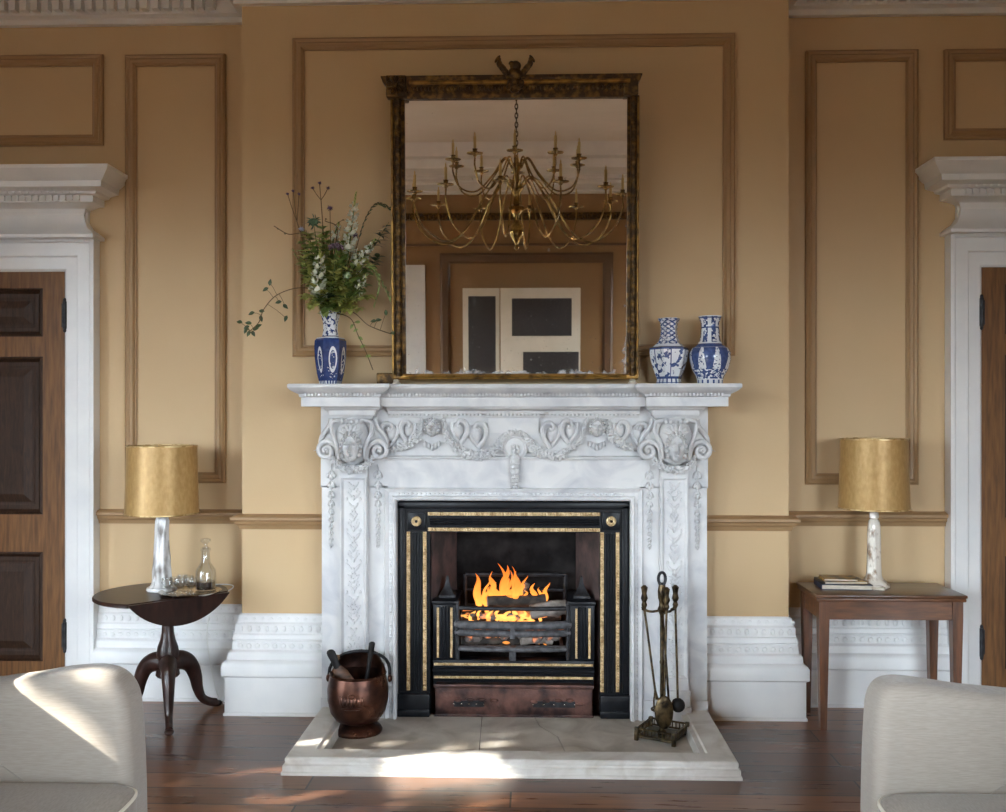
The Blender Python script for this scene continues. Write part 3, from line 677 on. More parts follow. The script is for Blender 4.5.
# inner moulded slip round the iron
b = MB()
ox0, ox1, ozt = -.598, .577, 1.120
pr = [(0, -.06), (0, .038), (-.008, .046), (-.018, .046), (-.024, .030), (-.040, .026), (-.048, .034), (-.058, .038), (-.064, .030), (-.064, -.04)]
b.sweep([(ox0, YS+.02, HS), (ox0, YS+.02, ozt), (ox1, YS+.02, ozt), (ox1, YS+.02, HS)], [(a, h) for a, h in pr], (0, -1, 0))
for sgn, xx in ((-1, ox0-.032), (1, ox1+.032)):
    k = int((ozt-HS)/.022)
    for i in range(k): b.ell((xx, YS-.008, HS+.02+i*.022), (.007, .006, .009), 6, 4)
for i in range(52): b.ell((ox0+.011+i*.0222, YS-.008, ozt+.032), (.009, .006, .007), 6, 4)
b.build('opening_slip', 'marble', fp, ang=28)
def side(cx, sg):
    pil = MB()
    w0 = .168
    pil.box(cx-w0, cx+w0, YS, YB, .001, 1.19)
    pil.box(cx-.070, cx+.070, YP, YS, HS, 1.30)
    pil.box(cx-w0-.004, cx+w0+.004, YS-.008, YS, HS, .12); pil.box(cx-.08, cx+.08, YP-.012, YP, HS, .18, 0, .004); pil.box(cx-.085, cx+.085, YP-.018, YP, HS, .10, 0, .004)
    fr = [(0, 0), (0, .009), (.006, .011), (.016, .002), (.016, 0)]
    pil.sweep([(cx-.066, YP, 1.24), (cx+.066, YP, 1.24), (cx+.066, YP, .24), (cx-.066, YP, .24)], fr, (0, -1, 0), True)
    po = pil.build('pilaster', 'marble', fp, ang=28)
    cv = MB(); zz = 1.20; k = 0
    while zz > .28:
        s = .8+.3*math.sin(k*1.7)
        for q in (-1, 1):
            rt = Matrix.Rotation(q*R(38), 3, 'Y')
            cv.ell((cx+q*.019*s, YP-.003, zz), (.0075, .006, .024*s), 8, 5, rot=rt)
            if k % 3 == 0: cv.tube(spiral((cx+q*.024, YP-.003, zz-.035), .015, .9, PI/2, 14, q), .0035, 6)
            if k % 3 == 1: cv.ell((cx+q*.034, YP-.002, zz-.02), (.007, .006, .010), 8, 5)
        cv.ell((cx, YP-.004, zz-.014), (.009, .008, .015), 8, 5)
        if k % 3 == 2:
            for a in range(6): cv.ell((cx+.015*math.cos(a*PI/3), YP-.004, zz-.045+.015*math.sin(a*PI/3)), (.007, .006, .007), 6, 4)
        zz -= .052; k += 1
    cv.build('carved_candelabrum', 'marble', po)
    for q in (-1, 1):
        hd = MB(); xx = cx+q*.119; z = 1.25; k = 0
        hd.tube([(xx, YS-.004, 1.30), (xx, YS-.004, .88)], .003, 6)
        while z > .88:
            s = (z-.6)/.65
            for t in (-1, 1): hd.ell((xx+t*.011*s, YS-.007, z), (.010*s, .012, .022*s), 8, 5, rot=Matrix.Rotation(t*R(-22), 3, 'Y'))
            hd.ell((xx, YS-.013, z-.012), (.010*s, .010, .016*s), 8, 5)
            z -= .046*s+.006; k += 1
        hd.build('husk_drop', 'marble', fp)
    # capital
    cp = MB()
    cp.box(cx-.115, cx+.115, YP-.05, YS, 1.545, 1.593, 0, .004)
    cp.sweep([(cx-.085, YB, 0), (cx-.085, YP-.01, 0), (cx+.085, YP-.01, 0), (cx+.085, YB, 0)], [(0, 1.525), (.016, 1.535), (.02, 1.55), (.034, 1.56), (.04, 1.572), (.056, 1.58), (.06, 1.593), (0, 1.593)], (0, 0, 1))
    out = [(-.135, 1.335), (-.165, 1.38), (-.150, 1.44), (-.118, 1.485), (-.095, 1.53), (.095, 1.53), (.118, 1.485), (.150, 1.44), (.165, 1.38), (.135, 1.335), (.06, 1.31), (-.06, 1.31)]
    cp.pillow([(cx+x, z) for x, z in out], YS-.035, YB, .02, 4)
    cap = cp.build('capital', 'marble', fp, ang=32)
    bd = MB(); bd.ell((cx, YP-.02, 1.42), (.088, .05, .12), 16, 10); bd.build('bell', 'marble', cap)
    for q in (-1, 1):
        vo = MB()
        c0 = (cx+q*.132, YP-.02, 1.372)
        sp_ = spiral(c0, .047, 1.45, PI/2 if q > 0 else PI/2, 34, q*-1, .02)
        if q > 0: sp_ = spiral(c0, .047, 1.45, PI*.55, 34, -1, .02)
        else: sp_ = spiral(c0, .047, 1.45, PI*.45, 34, 1, .02)
        lead = bez([(cx+q*.068, YP-.03, 1.33), (cx+q*.078, YP-.04, 1.385), (cx+q*.103, YP-.03, 1.415)], 6)
        vo.tube(lead[:-1]+sp_, [.012]*len(lead[:-1])+[.014*(1-.5*i/34) for i in range(35)], 9)
        vo.ell(c0, (.014, .014, .014), 10, 6)
        ou = bez([(cx+q*.170, YS-.02, 1.385), (cx+q*.160, YS-.035, 1.44), (cx+q*.118, YS-.045, 1.495), (cx+q*.112, YS-.045, 1.53)], 6)
        vo.tube(ou, .012, 8)
        ou = bez([(cx+q*.045, YP-.05, 1.525), (cx+q*.095, YP-.05, 1.515), (cx+q*.100, YP-.05, 1.465), (cx+q*.072, YP-.06, 1.40), (cx+q*.062, YP-.05, 1.335)], 7)
        vo.tube(ou, .009, 8)
        vo.leaf((cx+q*.165, YS-.03, 1.372), (q, -.2, .15), (0, 0, 1), .04, .035)
        vo.build('volute', 'marble', cap)
    sh = MB()
    for k in range(7):
        a = PI*(.10+.80*k/6)
        sh.ell((cx+.040*math.cos(a), YP-.072, 1.452+.030*math.sin(a)), (.010, .010, .026), 8, 6, rot=Matrix.Rotation(PI/2-a, 3, 'Y'))
    for k in range(5): sh.ell((cx-.05+.025*k, YP-.058, 1.517), (.012, .010, .012), 8, 5)
    sh.build('scallop_shell', 'marble', cap)
    mk = MB(); mask(mk, (cx, YP-.055, 1.388), .046, .074, .06); mk.build('mask', 'marble', cap)
    sw = MB(); blob_garland(sw, [(cx-.108, YP-.015, 1.345), (cx-.065, YP-.04, 1.295), (cx, YP-.05, 1.278), (cx+.065, YP-.04, 1.295), (cx+.108, YP-.015, 1.345)], .012, .02, 5)
    sw.build('swag', 'marble', cap)
side(-.812, -1); side(.792, 1)
# carved ornament of the frieze
def fz(u, v, dy=0): return P(u, v, YS-dy)
def mir(u): return 1029-u
for fl in (0, 1):
    U = (lambda u: u) if not fl else mir
    g = MB(); blob_garland(g, [fz(U(381), 451, .012), fz(U(398), 448, .018), (fz(U(412), 442, .018)), fz(U(419), 432, .014), fz(U(421.5), 418, .01)], .009, .021, 11+fl); g.build('festoon', 'marble', fp)
    g = MB(); blob_garland(g, [fz(U(443), 418, .01), fz(U(449), 440, .018), fz(U(466), 454, .022), fz(U(484), 455, .022), fz(U(497), 447, .018), fz(U(504), 437, .014), fz(U(514), 432, .03)], .009, .023, 21+fl, 1.5); g.build('festoon', 'marble', fp)
    mk = MB(); mask(mk, fz(U(432), 428, .014), .034, .046, .042)
    for k in range(5): mk.ell(fz(U(425+3.5*k), 444+2*(2-abs(k-2)), .012), (.010, .012, .017), 8, 5)
    mk.build('frieze_mask', 'marble', fp)
    for (u0, v0, s, fq) in ((391, 432, 1.0, 0), (409, 429, .85, 0), (459, 429, .95, 1), (477, 432, 1.05, 1)):
        a = MB(); c = fz(U(u0), v0); d = -1 if fl else 1
        if fq: d = -d
        sc = .044*s
        path = [(-.2, 0, -1.7), (-.85, 0, -.75), (-1.05, 0, .2), (-.7, 0, .9), (-.1, 0, .95), (.2, 0, .5), (-.05, 0, .2), (-.3, 0, .4)]
        a.tube(bez([c+Vector((d*x*sc, -.022, z*sc)) for x, y, z in path], 6), [.012]*24+[.010]*19, 8)
        a.tube(bez([c+Vector((d*x*sc, -.012, z*sc)) for x, y, z in [(-.2, 0, -1.7), (.45, 0, -.9), (.85, 0, 0), (.8, 0, .8)]], 6), [.009]*19, 8)
        a.ell(c+Vector((d*.10*sc, .004, -.15*sc)), (.72*sc, .034, 1.0*sc), 12, 8, rot=Matrix.Rotation(d*R(12), 3, 'Y'))
        a.build('acanthus_scroll', 'marble', fp)
md = MB(); c = fz(515, 447)
md.xf = Matrix.Translation(c) @ Matrix.Rotation(PI/2, 4, 'X')
md.lathe([(.0, .022), (.045, .020), (.056, .028), (.066, .022), (.068, 0), (.0, 0)], (0, 0, 0), 28); md.xf = None
for k in range(11):
    a = PI*k/10; md.ell(c+Vector((.078*math.cos(a), -.02, .078*math.sin(a))), (.014, .016, .014), 8, 5)
md.build('medallion', 'marble', fp)
dp = MB(); dp.tube([fz(515, 444, .035), fz(515, 486, .028)], [.006, .004], 6)
for k, v in enumerate(range(447, 488, 5)):
    s = 1-.35*abs(k-3)/5; pq = fz(515, v, .036)
    for t in (-1, 0, 1): dp.ell(pq+Vector((t*.014*s, -.004*(t == 0), .004*(k % 2))), (.012*s, .012, .015*s), 8, 5)
dp.build('fruit_drop', 'marble', fp)

# ------------------------------------------------------------------ hearth
hb = thing('hearth', 'white marble hearth with raised border and cracked slabs before the fire', 'hearth', (0, -.4, 0))
b = MB()
hp = [(0, 0), (0, .0), (.985, 0)]
HXL, HXR, HYF = -.968, .952, -.815
prof = [(-.135, 0), (.026, 0), (.026, .012), (.021, .016), (.020, .040), (.010, .045), (.008, .052), (.012, .056), (.012, .068), (.006, HZ), (-.10, HZ), (-.106, HZ-.008), (-.128, HZ-.010), (-.135, HS-.002)]
b.sweep([(HXL, -.10, 0), (HXL, HYF, 0), (HXR, HYF, 0), (HXR, -.10, 0)], prof, (0, 0, 1))
b.build('border', 'hearth', hb, ang=30)
def slab(pts, nm='slab'):
    b = MB(); n = len(pts); zt = HS
    b.add([(x, y, 0) for x, y in pts]+[(x, y, zt) for x, y in pts], [tuple(range(n, 2*n))]+[(i, (i+1) % n, n+(i+1) % n, n+i) for i in range(n)])
    return b.build(nm, 'hearthin', hb, smooth=False)
ya, yb = HYF+.136, -.03
slab([(-.833, ya), (-.155, ya), (-.172, yb), (-.833, yb)]); slab([(-.151, ya), (.25, ya), (.205, -.36), (.12, -.2), (.09, yb), (-.168, yb)]); slab([(.254, ya), (.817, ya), (.817, yb), (.095, yb), (.125, -.2), (.21, -.36)])

# ------------------------------------------------------------------ cast iron register grate
def I(u, v, Y=YQ): return P(u, v, Y)
ins = thing('cast_iron_fire_grate', 'black cast iron register grate with gilt beading inside the marble chimneypiece', 'fireplace grate', (-.01, 0, HS))
HB = HS
def ux(u, Y=YQ): return P(u, 500, Y).x
def vz(v, Y=YQ): return P(514, v, Y).z
x0, x1 = -.60, .582
jx = [(ux(398), ux(430)), (ux(600), ux(630))]
for k, (xa, xb) in enumerate(jx):
    b = MB(); xa, xb = (x0, xb) if k == 0 else (xa, x1)
    b.box(xa, xb, YQ, .06, HB, vz(502)); m_ = (xa+xb)/2
    b.box(xa, xb, YQ-.022, YQ, HB, vz(694), 0, .005); b.box(xa, xb, YQ-.03, YQ, HB, vz(709), 0, .004)
    cl = [m_-.018, m_+.03] if k == 0 else [m_-.03, m_+.018]
    mid = ux(417) if k == 0 else ux(610)
    for dx in (-.020, -.007, .007, .020): b.tube([(mid+dx, YQ-.002, vz(692)), (mid+dx, YQ-.002, vz(533))], .0065, 8)
    b.box(ux(399) if k == 0 else ux(622), ux(405) if k == 0 else ux(629), YQ-.012, YQ, vz(692), vz(505), 0, .004)
    jm = b.build('jamb', 'iron', ins, ang=30)
    for uu in ((408.5, 424.8) if k == 0 else (602, 617.5)):
        g = MB(); X_ = ux(uu); za, zb = vz(691), vz(532)
        g.box(X_-.009, X_+.009, YQ-.006, YQ+.002, za, zb)
        n = int((zb-za)/.0135)
        for i in range(n): g.ell((X_, YQ-.007, za+(i+.5)*(zb-za)/n), (.0085, .0065, .0062), 8, 4)
        g.build('gilt_beading', 'gilt', jm)
b = MB(); b.box(jx[0][1], jx[1][0], YQ, .06, vz(532.5), vz(502)); b.box(x0, x1, YQ-.012, YQ, vz(509), vz(502), 0, .004)
for z in (519.5, 522, 524.5): b.tube([(ux(430), YQ-.002, vz(z)), (ux(599), YQ-.002, vz(z))], .0055, 8)
hd = b.build('header', 'iron', ins, ang=30)
for vv in (514, 529.6):
    g = MB(); z_ = vz(vv); xa, xb = ux(428), ux(600); n = int((xb-xa)/.0135)
    g.box(xa, xb, YQ-.006, YQ+.002, z_-.0085, z_+.0085)
    for i in range(n): g.ell((xa+(i+.5)*(xb-xa)/n, YQ-.007, z_), (.0062, .0065, .0082), 8, 4)
    g.build('gilt_beading', 'gilt', hd)
for uu in (416.6, 611):
    r_ = MB(); c = I(uu, 521); r_.box(c.x-.046, c.x+.046, YQ-.012, YQ+.01, c.z-.046, c.z+.046, 0, .004)
    ro = r_.build('corner_block', 'iron', ins)
    q = MB(); q.xf = Matrix.Translation((c.x, YQ-.012, c.z)) @ Matrix.Rotation(PI/2, 4, 'X')
    q.lathe([(0, .002), (.009, .002), (.010, .008), (.016, .012), (.024, .008), (.026, 0)], (0, 0, 0), 20)
    for a in range(10): q.ell((.020*math.cos(a*PI/5), .020*math.sin(a*PI/5), .009), (.0055, .0055, .004), 6, 4)
    q.xf = None; q.build('roundel', 'gilt', ro)
    q = MB(); q.ell((c.x, YQ-.018, c.z), (.007, .008, .007)); q.build('boss', 'iron', ro)
# firebox shell
fx0, fx1 = jx[0][1]-.005, jx[1][0]+.005
yk = .36; kx0, kx1 = fx0+.11, fx1-.11
b = MB(); b.add([(kx0, yk, HB), (kx1, yk, HB), (kx1, yk, 1.16), (kx0, yk, 1.16)], [(0, 1, 2, 3)]); b.add([(kx0, yk+.02, HB), (kx1, yk+.02, HB), (kx1, yk+.02, 1.16), (kx0, yk+.02, 1.16)], [(0, 1, 2, 3)])
b.build('fireback', 'fireback', ins)
for xa, xb in ((fx0, kx0), (fx1, kx1)):
    b = MB(); b.add([(xa, .0, HB), (xb, yk+.01, HB), (xb, yk+.01, 1.16), (xa, .0, 1.16)], [(0, 1, 2, 3)])
    q = -.02 if xb > xa else .02
    b.add([(xa+q, .0, HB), (xb+q, yk+.01, HB), (xb+q, yk+.01, 1.16), (xa+q, .0, 1.16)], [(0, 1, 2, 3)]); b.build('cheek', 'cheek', ins)
b = MB(); b.box(fx0, fx1, .0, yk+.02, 1.14, 1.16); b.build('throat_plate', 'fireback', ins)
b = MB(); b.box(fx0+.01, fx1-.01, .06, yk, HB, HB+.02); b.build('bottom_plate', 'fireback', ins)
# hobs, basket, lower fascia
YH = -.02
def hx(u): return P(u, 600, YH).x
def hz(v): return P(514, v, YH).z
for ua, ub, gu, fu in ((433, 456.5, (438, 451.5), 445.5), (569, 594.5, (576.5, 589.5), 582.7)):
    b = MB(); b.box(hx(ua), hx(ub), YH, .30, hz(660), hz(605), 0, .003)
    b.box(hx(ua)-.006, hx(ub)+.006, YH-.014, .30, hz(605), hz(601), 0, .004)
    for k in range(3): xx = hx(ua)+(hx(ub)-hx(ua))*(.36+.14*k); b.tube([(xx, YH-.001, hz(657)), (xx, YH-.001, hz(607))], .006, 8)
    hbk = b.build('hob', 'iron', ins, ang=30)
    for uu in gu:
        g = MB(); X_ = hx(uu); g.box(X_-.006, X_+.006, YH-.005, YH+.001, hz(658), hz(608))
        n = 24
        for i in range(n): g.ell((X_, YH-.005, hz(658)+(i+.5)*(hz(608)-hz(658))/n), (.006, .005, .0055), 6, 4)
        g.build('gilt_beading', 'gilt', hbk)
    f_ = MB(); c = Vector((hx(fu), .10, hz(601)))
    f_.lathe([(.062, 0), (.060, .012), (.040, .030), (.024, .05), (.014, .075), (.010, .10), (.0, .112)], c, 4, rot=PI/4); f_.build('finial', 'ironold', hbk, ang=20)
b = MB()
b.box(hx(433), hx(594), YH-.01, .05, hz(681), hz(660), 0, .004); b.tube([(hx(433), YH-.008, hz(670)), (hx(594), YH-.008, hz(670))], .016, 10)
b.box(hx(433), hx(594), YH+.01, .05, hz(688), hz(681))
fa = b.build('lower_fascia', 'iron', ins, ang=30)
for v in (664, 677):
    g = MB(); xa, xb = hx(434), hx(593); g.box(xa, xb, YH-.015, YH-.009, hz(v)-.006, hz(v)+.006); n = 60
    for i in range(n): g.ell((xa+(i+.5)*(xb-xa)/n, YH-.015, hz(v)), (.006, .005, .0055), 6, 4)
    g.build('gilt_beading', 'gilt', fa)
ba = thing('fire_basket', 'heat-greyed iron fire basket with barred front between the two hobs', 'fire basket', ((hx(456)+hx(569))/2, .1, hz(660)))
xa, xb = hx(457.5), hx(568); yb_ = .27
def bow(v, out, r, nm, mm='ashiron'):
    b = MB(); pts = [(xa, .02, hz(v))]+[(xa+(xb-xa)*t, YH-out*math.sin(PI*t)**.5, hz(v)) for t in [i/20 for i in range(21)]]+[(xb, .02, hz(v))]
    b.tube(pts, r, 10); return b.build(nm, mm, ba)
bow(608, .02, .011, 'top_bar', 'ironold'); bow(624.5, .028, .022, 'grate_bar'); bow(632.5, .028, .018, 'grate_bar'); bow(648.5, .025, .013, 'bottom_bar')
b = MB()
for i in range(9): xx = xa+(xb-xa)*(i+.5)/9; b.box(xx-.008, xx+.008, .0, yb_, hz(650), hz(647))
b.box(xa, xb, -.02, .0, hz(651), hz(646)); b.build('base_bars', 'ashiron', ba)
for t in (.0, 1.0):
    b = MB(); xx = xa+(xb-xa)*t; b.tube([(xx, YH-.004, hz(659.5)), (xx, YH-.004, hz(604))], .011, 8); b.ell((xx, YH-.004, hz(603)), (.014, .014, .016)); b.build('basket_post', 'ironold', ba)
b = MB(); xm = (xa+xb)/2; b.box(xm-.014, xm+.014, YH-.046, YH-.030, hz(637), hz(620), 0, .004); b.build('bar_clip', 'ashiron', ba)
b = MB(); b.box(xm-.018, xm+.018, YH-.030, YH+.01, hz(659.5), hz(646), 0, .004); b.build('centre_foot', 'ashiron', ba)
b = MB(); b.tube([(xa+.02, yb_, hz(584)), (xb, yb_, hz(584))], .012, 8); b.tube([(xb-.005, yb_, hz(640)), (xb-.005, yb_, hz(584))], .012, 8); b.tube([(xa+.02, yb_, hz(640)), (xa+.02, yb_, hz(584))], .012, 8)
for v in (600, 616): b.tube([(xa+.02, yb_, hz(v)), (xb, yb_, hz(v))], .009, 8)
b.build('back_rail', 'ironold', ba)
# ash pan cover
ap = thing('ash_pan_cover', 'rust-brown metal ash pan cover with two pierced slots under the grate', 'ash pan', (0, -.03, HB))
ya_ = -.06
def ax(u): return P(u, 700, ya_).x
def az(v): return P(514, v, ya_).z
b = MB(); b.box(ax(435), ax(592.5), ya_, .04, HB, az(685), 0, .008, 3); b.box(ax(435)-.006, ax(592.5)+.006, ya_-.008, ya_+.01, az(688.5), az(684.5), 0, .003); b.box(ax(435)-.004, ax(592.5)+.004, ya_-.008, .0, HB, HB+.012, 0, .003)
for uu in (458, 470, 482, 494, 534, 546, 558, 570, 580):
    b.ell((ax(uu), ya_, az(702+2*math.sin(uu))), (.022, .010, .010), 10, 6)
b.build('cover', 'rust', ap)
for ua, ub in ((454, 484), (533, 575)):
    b = MB(); n = 5
    b.box(ax(ua), ax(ub), ya_-.004, ya_, az(707), az(701))
    for i in range(n): u_ = ua+(ub-ua)*i/(n-1); b.ell((ax(u_), ya_-.006, az(704)), (.007, .004, .003), 10, 6, 1)  # silver beads stand in for bright glints on the dark slot
    b.build('slot_with_glints', ['ironold', 'silver'], ap)

# logs and fire
def log(pts, r, m, label, seed):
    q = random.Random(seed); t = thing('log', label, 'log', pts[0], 'logs in the grate')
    pp = bez(pts, 5); b = MB()
    b.tube(pp, [r*q.uniform(.92, 1.08) for _ in pp], 12); b.build('bark', m, t)
    for e, w in ((0, -1), (-1, 1)):
        d = (pp[e]-pp[e-1 if e else 1]).normalized(); e_ = MB()
        e_.xf = Matrix.Translation(pp[e]) @ d.to_track_quat('Z', 'Y').to_matrix().to_4x4()
        e_.lathe([(r*.93, 0), (r*.9, .004), (r*.4, .006), (0, .004)], (0, 0, 0), 12); e_.xf = None; e_.build('sawn_end', 'ash', t)
log([P(462, 641, .06), P(510, 640, .06), P(524, 641, .06)], .026, 'bark', 'short charred log at the bottom left of the grate', 1)
log([P(521, 640, .03), P(540, 638, .05), P(552, 640, .06)], .028, 'ash', 'ash-grey log chunk at the bottom right of the grate', 2)
log([P(488, 602, .10), P(520, 601, .11), P(545, 600, .12)], .032, 'bark', 'long black charred log lying across the top of the fire', 3)
log([P(531, 612, .05), P(548, 609, .06), P(566, 607, .07)], .040, 'ash', 'pale burnt log at the right behind the top bar', 4)
log([P(521, 593, .20), P(524, 588, .2), P(526, 583, .2)], .022, 'ash', 'grey log stub standing upright behind the flames', 5)
log([P(462, 618, .14), P(500, 616, .16), P(560, 614, .15)], .034, 'bark', 'charred log glowing behind the front bars', 6)
b = MB(); q = random.Random(3)
for i in range(70):
    c = Vector((xa+.03+(xb-xa-.06)*q.random(), .02+.2*q.random(), hz(646)+.02+.03*q.random())); s = q.uniform(.012, .026)
    b.ell(c, (s*q.uniform(.8, 1.5), s, s*.8), 6, 4)
for i in range(40):
    c = Vector((xa+.03+(xb-xa-.06)*q.random(), .05+.15*q.random(), hz(622)+.02*q.random())); s = q.uniform(.012, .024)
    b.ell(c, (s*q.uniform(.8, 1.6), s, s*.7), 6, 4)
em = b.build('glowing_embers', 'ember', None); tag(em, 'glowing embers and ash lying in the fire basket', 'embers', None, 'stuff')
def tongue(b, u, v0, v1, w, seed, Y=.1, lean=0):
    q = random.Random(seed); n = 12; a0 = P(u, v0, Y); a1 = P(u+lean, v1, Y); pts = []; rs = []
    ph1 = q.uniform(0, 6)
    for i in range(n+1):
        t = i/n; p = a0.lerp(a1, t); p.x += .016*math.sin(ph1+t*6.5)*t; p.y += .012*math.sin(ph1*2+t*5)
        pts.append(p); rs.append(w*(math.sin(PI*min(1, .15+t*.85))**.9)*(1-.35*t)+.0006)
    b.tube(pts, rs, 8, flat=.5, ref=(1, 0, 0))
b = MB()
for k, (u, v0, v1, w, ln) in enumerate([(480, 606, 573, .022, -5), (484, 604, 590, .018, 2), (492, 600, 576, .020, 0), (497, 602, 582, .020, -2), (503, 600, 565, .022, 3), (508, 600, 578, .022, -2), (515, 600, 571, .024, 3), (518, 601, 584, .018, 4), (511, 602, 563, .014, -12), (535, 601, 583, .016, -2), (541, 601, 590, .014, 1), (546, 601, 583, .013, 1), (487, 612, 598, .018, -2), (530, 602, 592, .014, 2), (499, 604, 590, .03, 0), (512, 604, 588, .03, 0), (488, 603, 586, .012, 3), (495, 600, 571, .010, -4), (506, 600, 570, .011, 6), (520, 600, 576, .010, 5), (477, 605, 581, .010, -2), (527, 601, 590, .012, -3), (538, 601, 587, .009, 3), (500, 600, 568, .008, 8), (515, 600, 566, .008, -3), (483, 602, 578, .008, 5)]):
    tongue(b, u, v0, v1, w, 40+k, .10+.02*(k % 3), ln)
fo = b.build('flames', 'flame', None); tag(fo, 'orange flames licking up from the logs in the grate', 'flames', None, 'stuff')
b = MB(); q = random.Random(12)
for k in range(46):
    u = q.uniform(464, 550); v = q.choice([617, 616, 619, 621, 636, 639, 643])+q.uniform(-2, 2)
    if v < 630 and u > 535: continue
    c = P(u, v, q.uniform(.03, .12)); w_ = q.uniform(.012, .034)*(1 if v < 630 else .7)
    b.ell(c, (w_, .012, w_*q.uniform(.22, .5)), 9, 6, rot=Matrix.Rotation(q.uniform(-.5, .5), 3, 'Y'))
for k, (u, v, w_) in enumerate([(488, 620, .014), (496, 619, .016), (505, 620, .018), (513, 619, .018), (521, 620, .016), (530, 619, .014), (470, 620, .010), (478, 618, .010), (540, 620, .010)]):
    tongue(b, u, v+2, v-10, w_, 90+k, .06+.02*(k % 3), 3)
fo = b.build('flames', 'flamelow', None); tag(fo, 'bright yellow fire glowing between the bars of the grate', 'flames', None, 'stuff')

# ------------------------------------------------------------------ mirror
YM = -.085
mi = thing('overmantel_mirror', 'large foxed mirror in a dark gilt frame leaning above the mantel', 'mirror', (0, YM+.02, 1.702))
def mx(u): return P(u, 300, YM).x
def mz(v): return P(514, v, YM-.085*(374-v)/300).z
gx0, gx1, gz0, gz1 = mx(406), mx(626), mz(374), mz(97.5)
b = MB(); b.box(gx0-.01, gx1+.01, YM-.004, YM+.006, gz0-.01, gz1+.01); b.build('mirror_glass', 'mirror', mi)
b = MB(); b.box(gx0-.06, gx1+.05, YM+.008, YM+.02, gz0-.02, gz1+.05); b.build('backboard', 'brownwood', mi)
def twist(b, x, z0, z1, r, n=48):
    b.tube([(x, YM-.022, z0), (x, YM-.022, z1)], r*.85, 12)
    m_ = int((z1-z0)/.022)
    for i in range(m_):
        zz = z0+(i+.5)*(z1-z0)/m_
        b.ell((x, YM-.026, zz), (r*.9, r*.8, .012), 10, 5, rot=Matrix.Rotation(R(25), 3, 'Y'))
for (ua, ub) in ((392.5, 406.5), (626, 638)):
    b = MB(); xa_, xb_ = mx(ua), mx(ub); b.box(xa_, xb_, YM-.014, YM+.02, gz0-.02, gz1+.01, 0, .004)
    twist(b, (xa_+xb_)/2, gz0-.01, gz1, (xb_-xa_)*.30)
    st = b.build('stile', 'frame', mi)
    g = MB(); xe = xa_+.006 if ua < 500 else xb_-.006
    g.tube([(xe, YM-.016, gz0), (xe, YM-.016, gz1)], .006, 8); g.build('gilt_edge', 'framegold', st)
b = MB(); b.box(mx(392), mx(638), YM-.022, YM+.02, mz(379.5), mz(373.5), 0, .006); b.tube([(mx(406), YM-.024, mz(376)), (mx(626), YM-.024, mz(376))], .008, 8); b.build('bottom_rail', 'framegold', mi)
b = MB(); tp = [(-.0, mz(97.5)), (.014, mz(97.5)), (.018, mz(94)), (.028, mz(92)), (.032, mz(85.5)), (.05, mz(82)), (.056, mz(79)), (.060, mz(78)), (.060, mz(76.5)), (-.0, mz(76.5))]
b.sweep([(mx(394), YM+.02, 0), (mx(394), YM-.012, 0), (mx(630), YM-.012, 0), (mx(630), YM+.02, 0)], [(a*.8, z) for a, z in tp], (0, 0, 1))
b.box(mx(394)+.002, mx(630)-.002, YM-.012, YM+.02, mz(97.5), mz(77))
tr = b.build('top_rail', 'frame', mi, ang=30)
g = MB(); g.tube([(mx(412), YM-.048, mz(83)), (mx(628), YM-.048, mz(83))], .011, 10); g.build('gilt_band', 'framegold', tr)
g = MB()
for i in range(60): g.ell((mx(410)+i*(mx(626)-mx(410))/59, YM-.036, mz(88.6)), (.008, .007, .012), 8, 5)
g.build('leaf_band', 'frame', tr)
def rosette(c, r, nm, m, par, n=9):
    b = MB(); c = Vector(c); b.ell(c, (r*.35, r*.35, r*.35), 10, 6)
    for k in range(n):
        a = 2*PI*k/n; b.ell(c+Vector((math.cos(a)*r*.6, 0, math.sin(a)*r*.6)), (r*.36, r*.3, r*.22), 8, 6, rot=Matrix.Rotation(-a, 3, 'Y'))
    b.box(c.x-r*1.0, c.x+r*1.0, c.y+.01, YM+.0, c.z-r*1.05, c.z+r*1.05, 0, .006)
    return b.build(nm, m, par)
rosette((mx(399.5), YM-.080, mz(87)), .050, 'corner_rosette', 'frame', mi)
b = MB(); b.box(mx(622), mx(636), YM-.05, YM+.02, mz(97), mz(79), 0, .004); b.build('corner_block', 'frame', mi)
# crest: a small bird-like carved tuft with two raised wings
b = MB(); c = P(515, 87, YM-.06)
b.ell(c+Vector((0, 0, .005)), (.036, .026, .052), 12, 8); b.ell(c+Vector((0, -.01, .045)), (.034, .026, .034), 10, 7); b.ell(c+Vector((.004, -.016, .080)), (.028, .022, .026), 10, 6); b.ell(c+Vector((-.016, -.02, .092)), (.014, .014, .012), 8, 6)
for s in (-1, 1):
    for k in range(3): b.ell(c+Vector((s*(.040+.012*k), 0, .050+.016*k)), (.015, .015, .034), 8, 6, rot=Matrix.Rotation(s*R(48), 3, 'Y'))
    for k in range(4): b.ell(c+Vector((s*(.064+.007*k), -.002, .080+.013*k)), (.012-.001*k, .012, .022), 8, 6, rot=Matrix.Rotation(s*R(24-20*k), 3, 'Y'))
for k in range(10): b.ell(c+Vector((.034*math.cos(k*1.3), -.020, .0+.03*math.sin(k*2))), (.013, .012, .014), 8, 5)
b.box(c.x-.02, c.x+.02, YM-.05, YM+.01, c.z-.035, c.z+.04)
b.build('crest', 'frame', mi)
b = MB(); b.box(mx(377.5), mx(394), YM-.03, YM+.015, 1.7035, mz(372.5), 0, .005); b.build('foot_block', 'frame', mi)
for uu in (396.5, 632):
    b = MB(); xx = mx(uu); b.lathe([(.020, 0), (.024, .006), (.020, .014), (.014, .018), (.018, .024), (.010, .030)], (xx, YM-.014, 1.702), 14); b.build('foot', 'cream', mi)
mi.rotation_euler = (R(2.5), 0, 0)

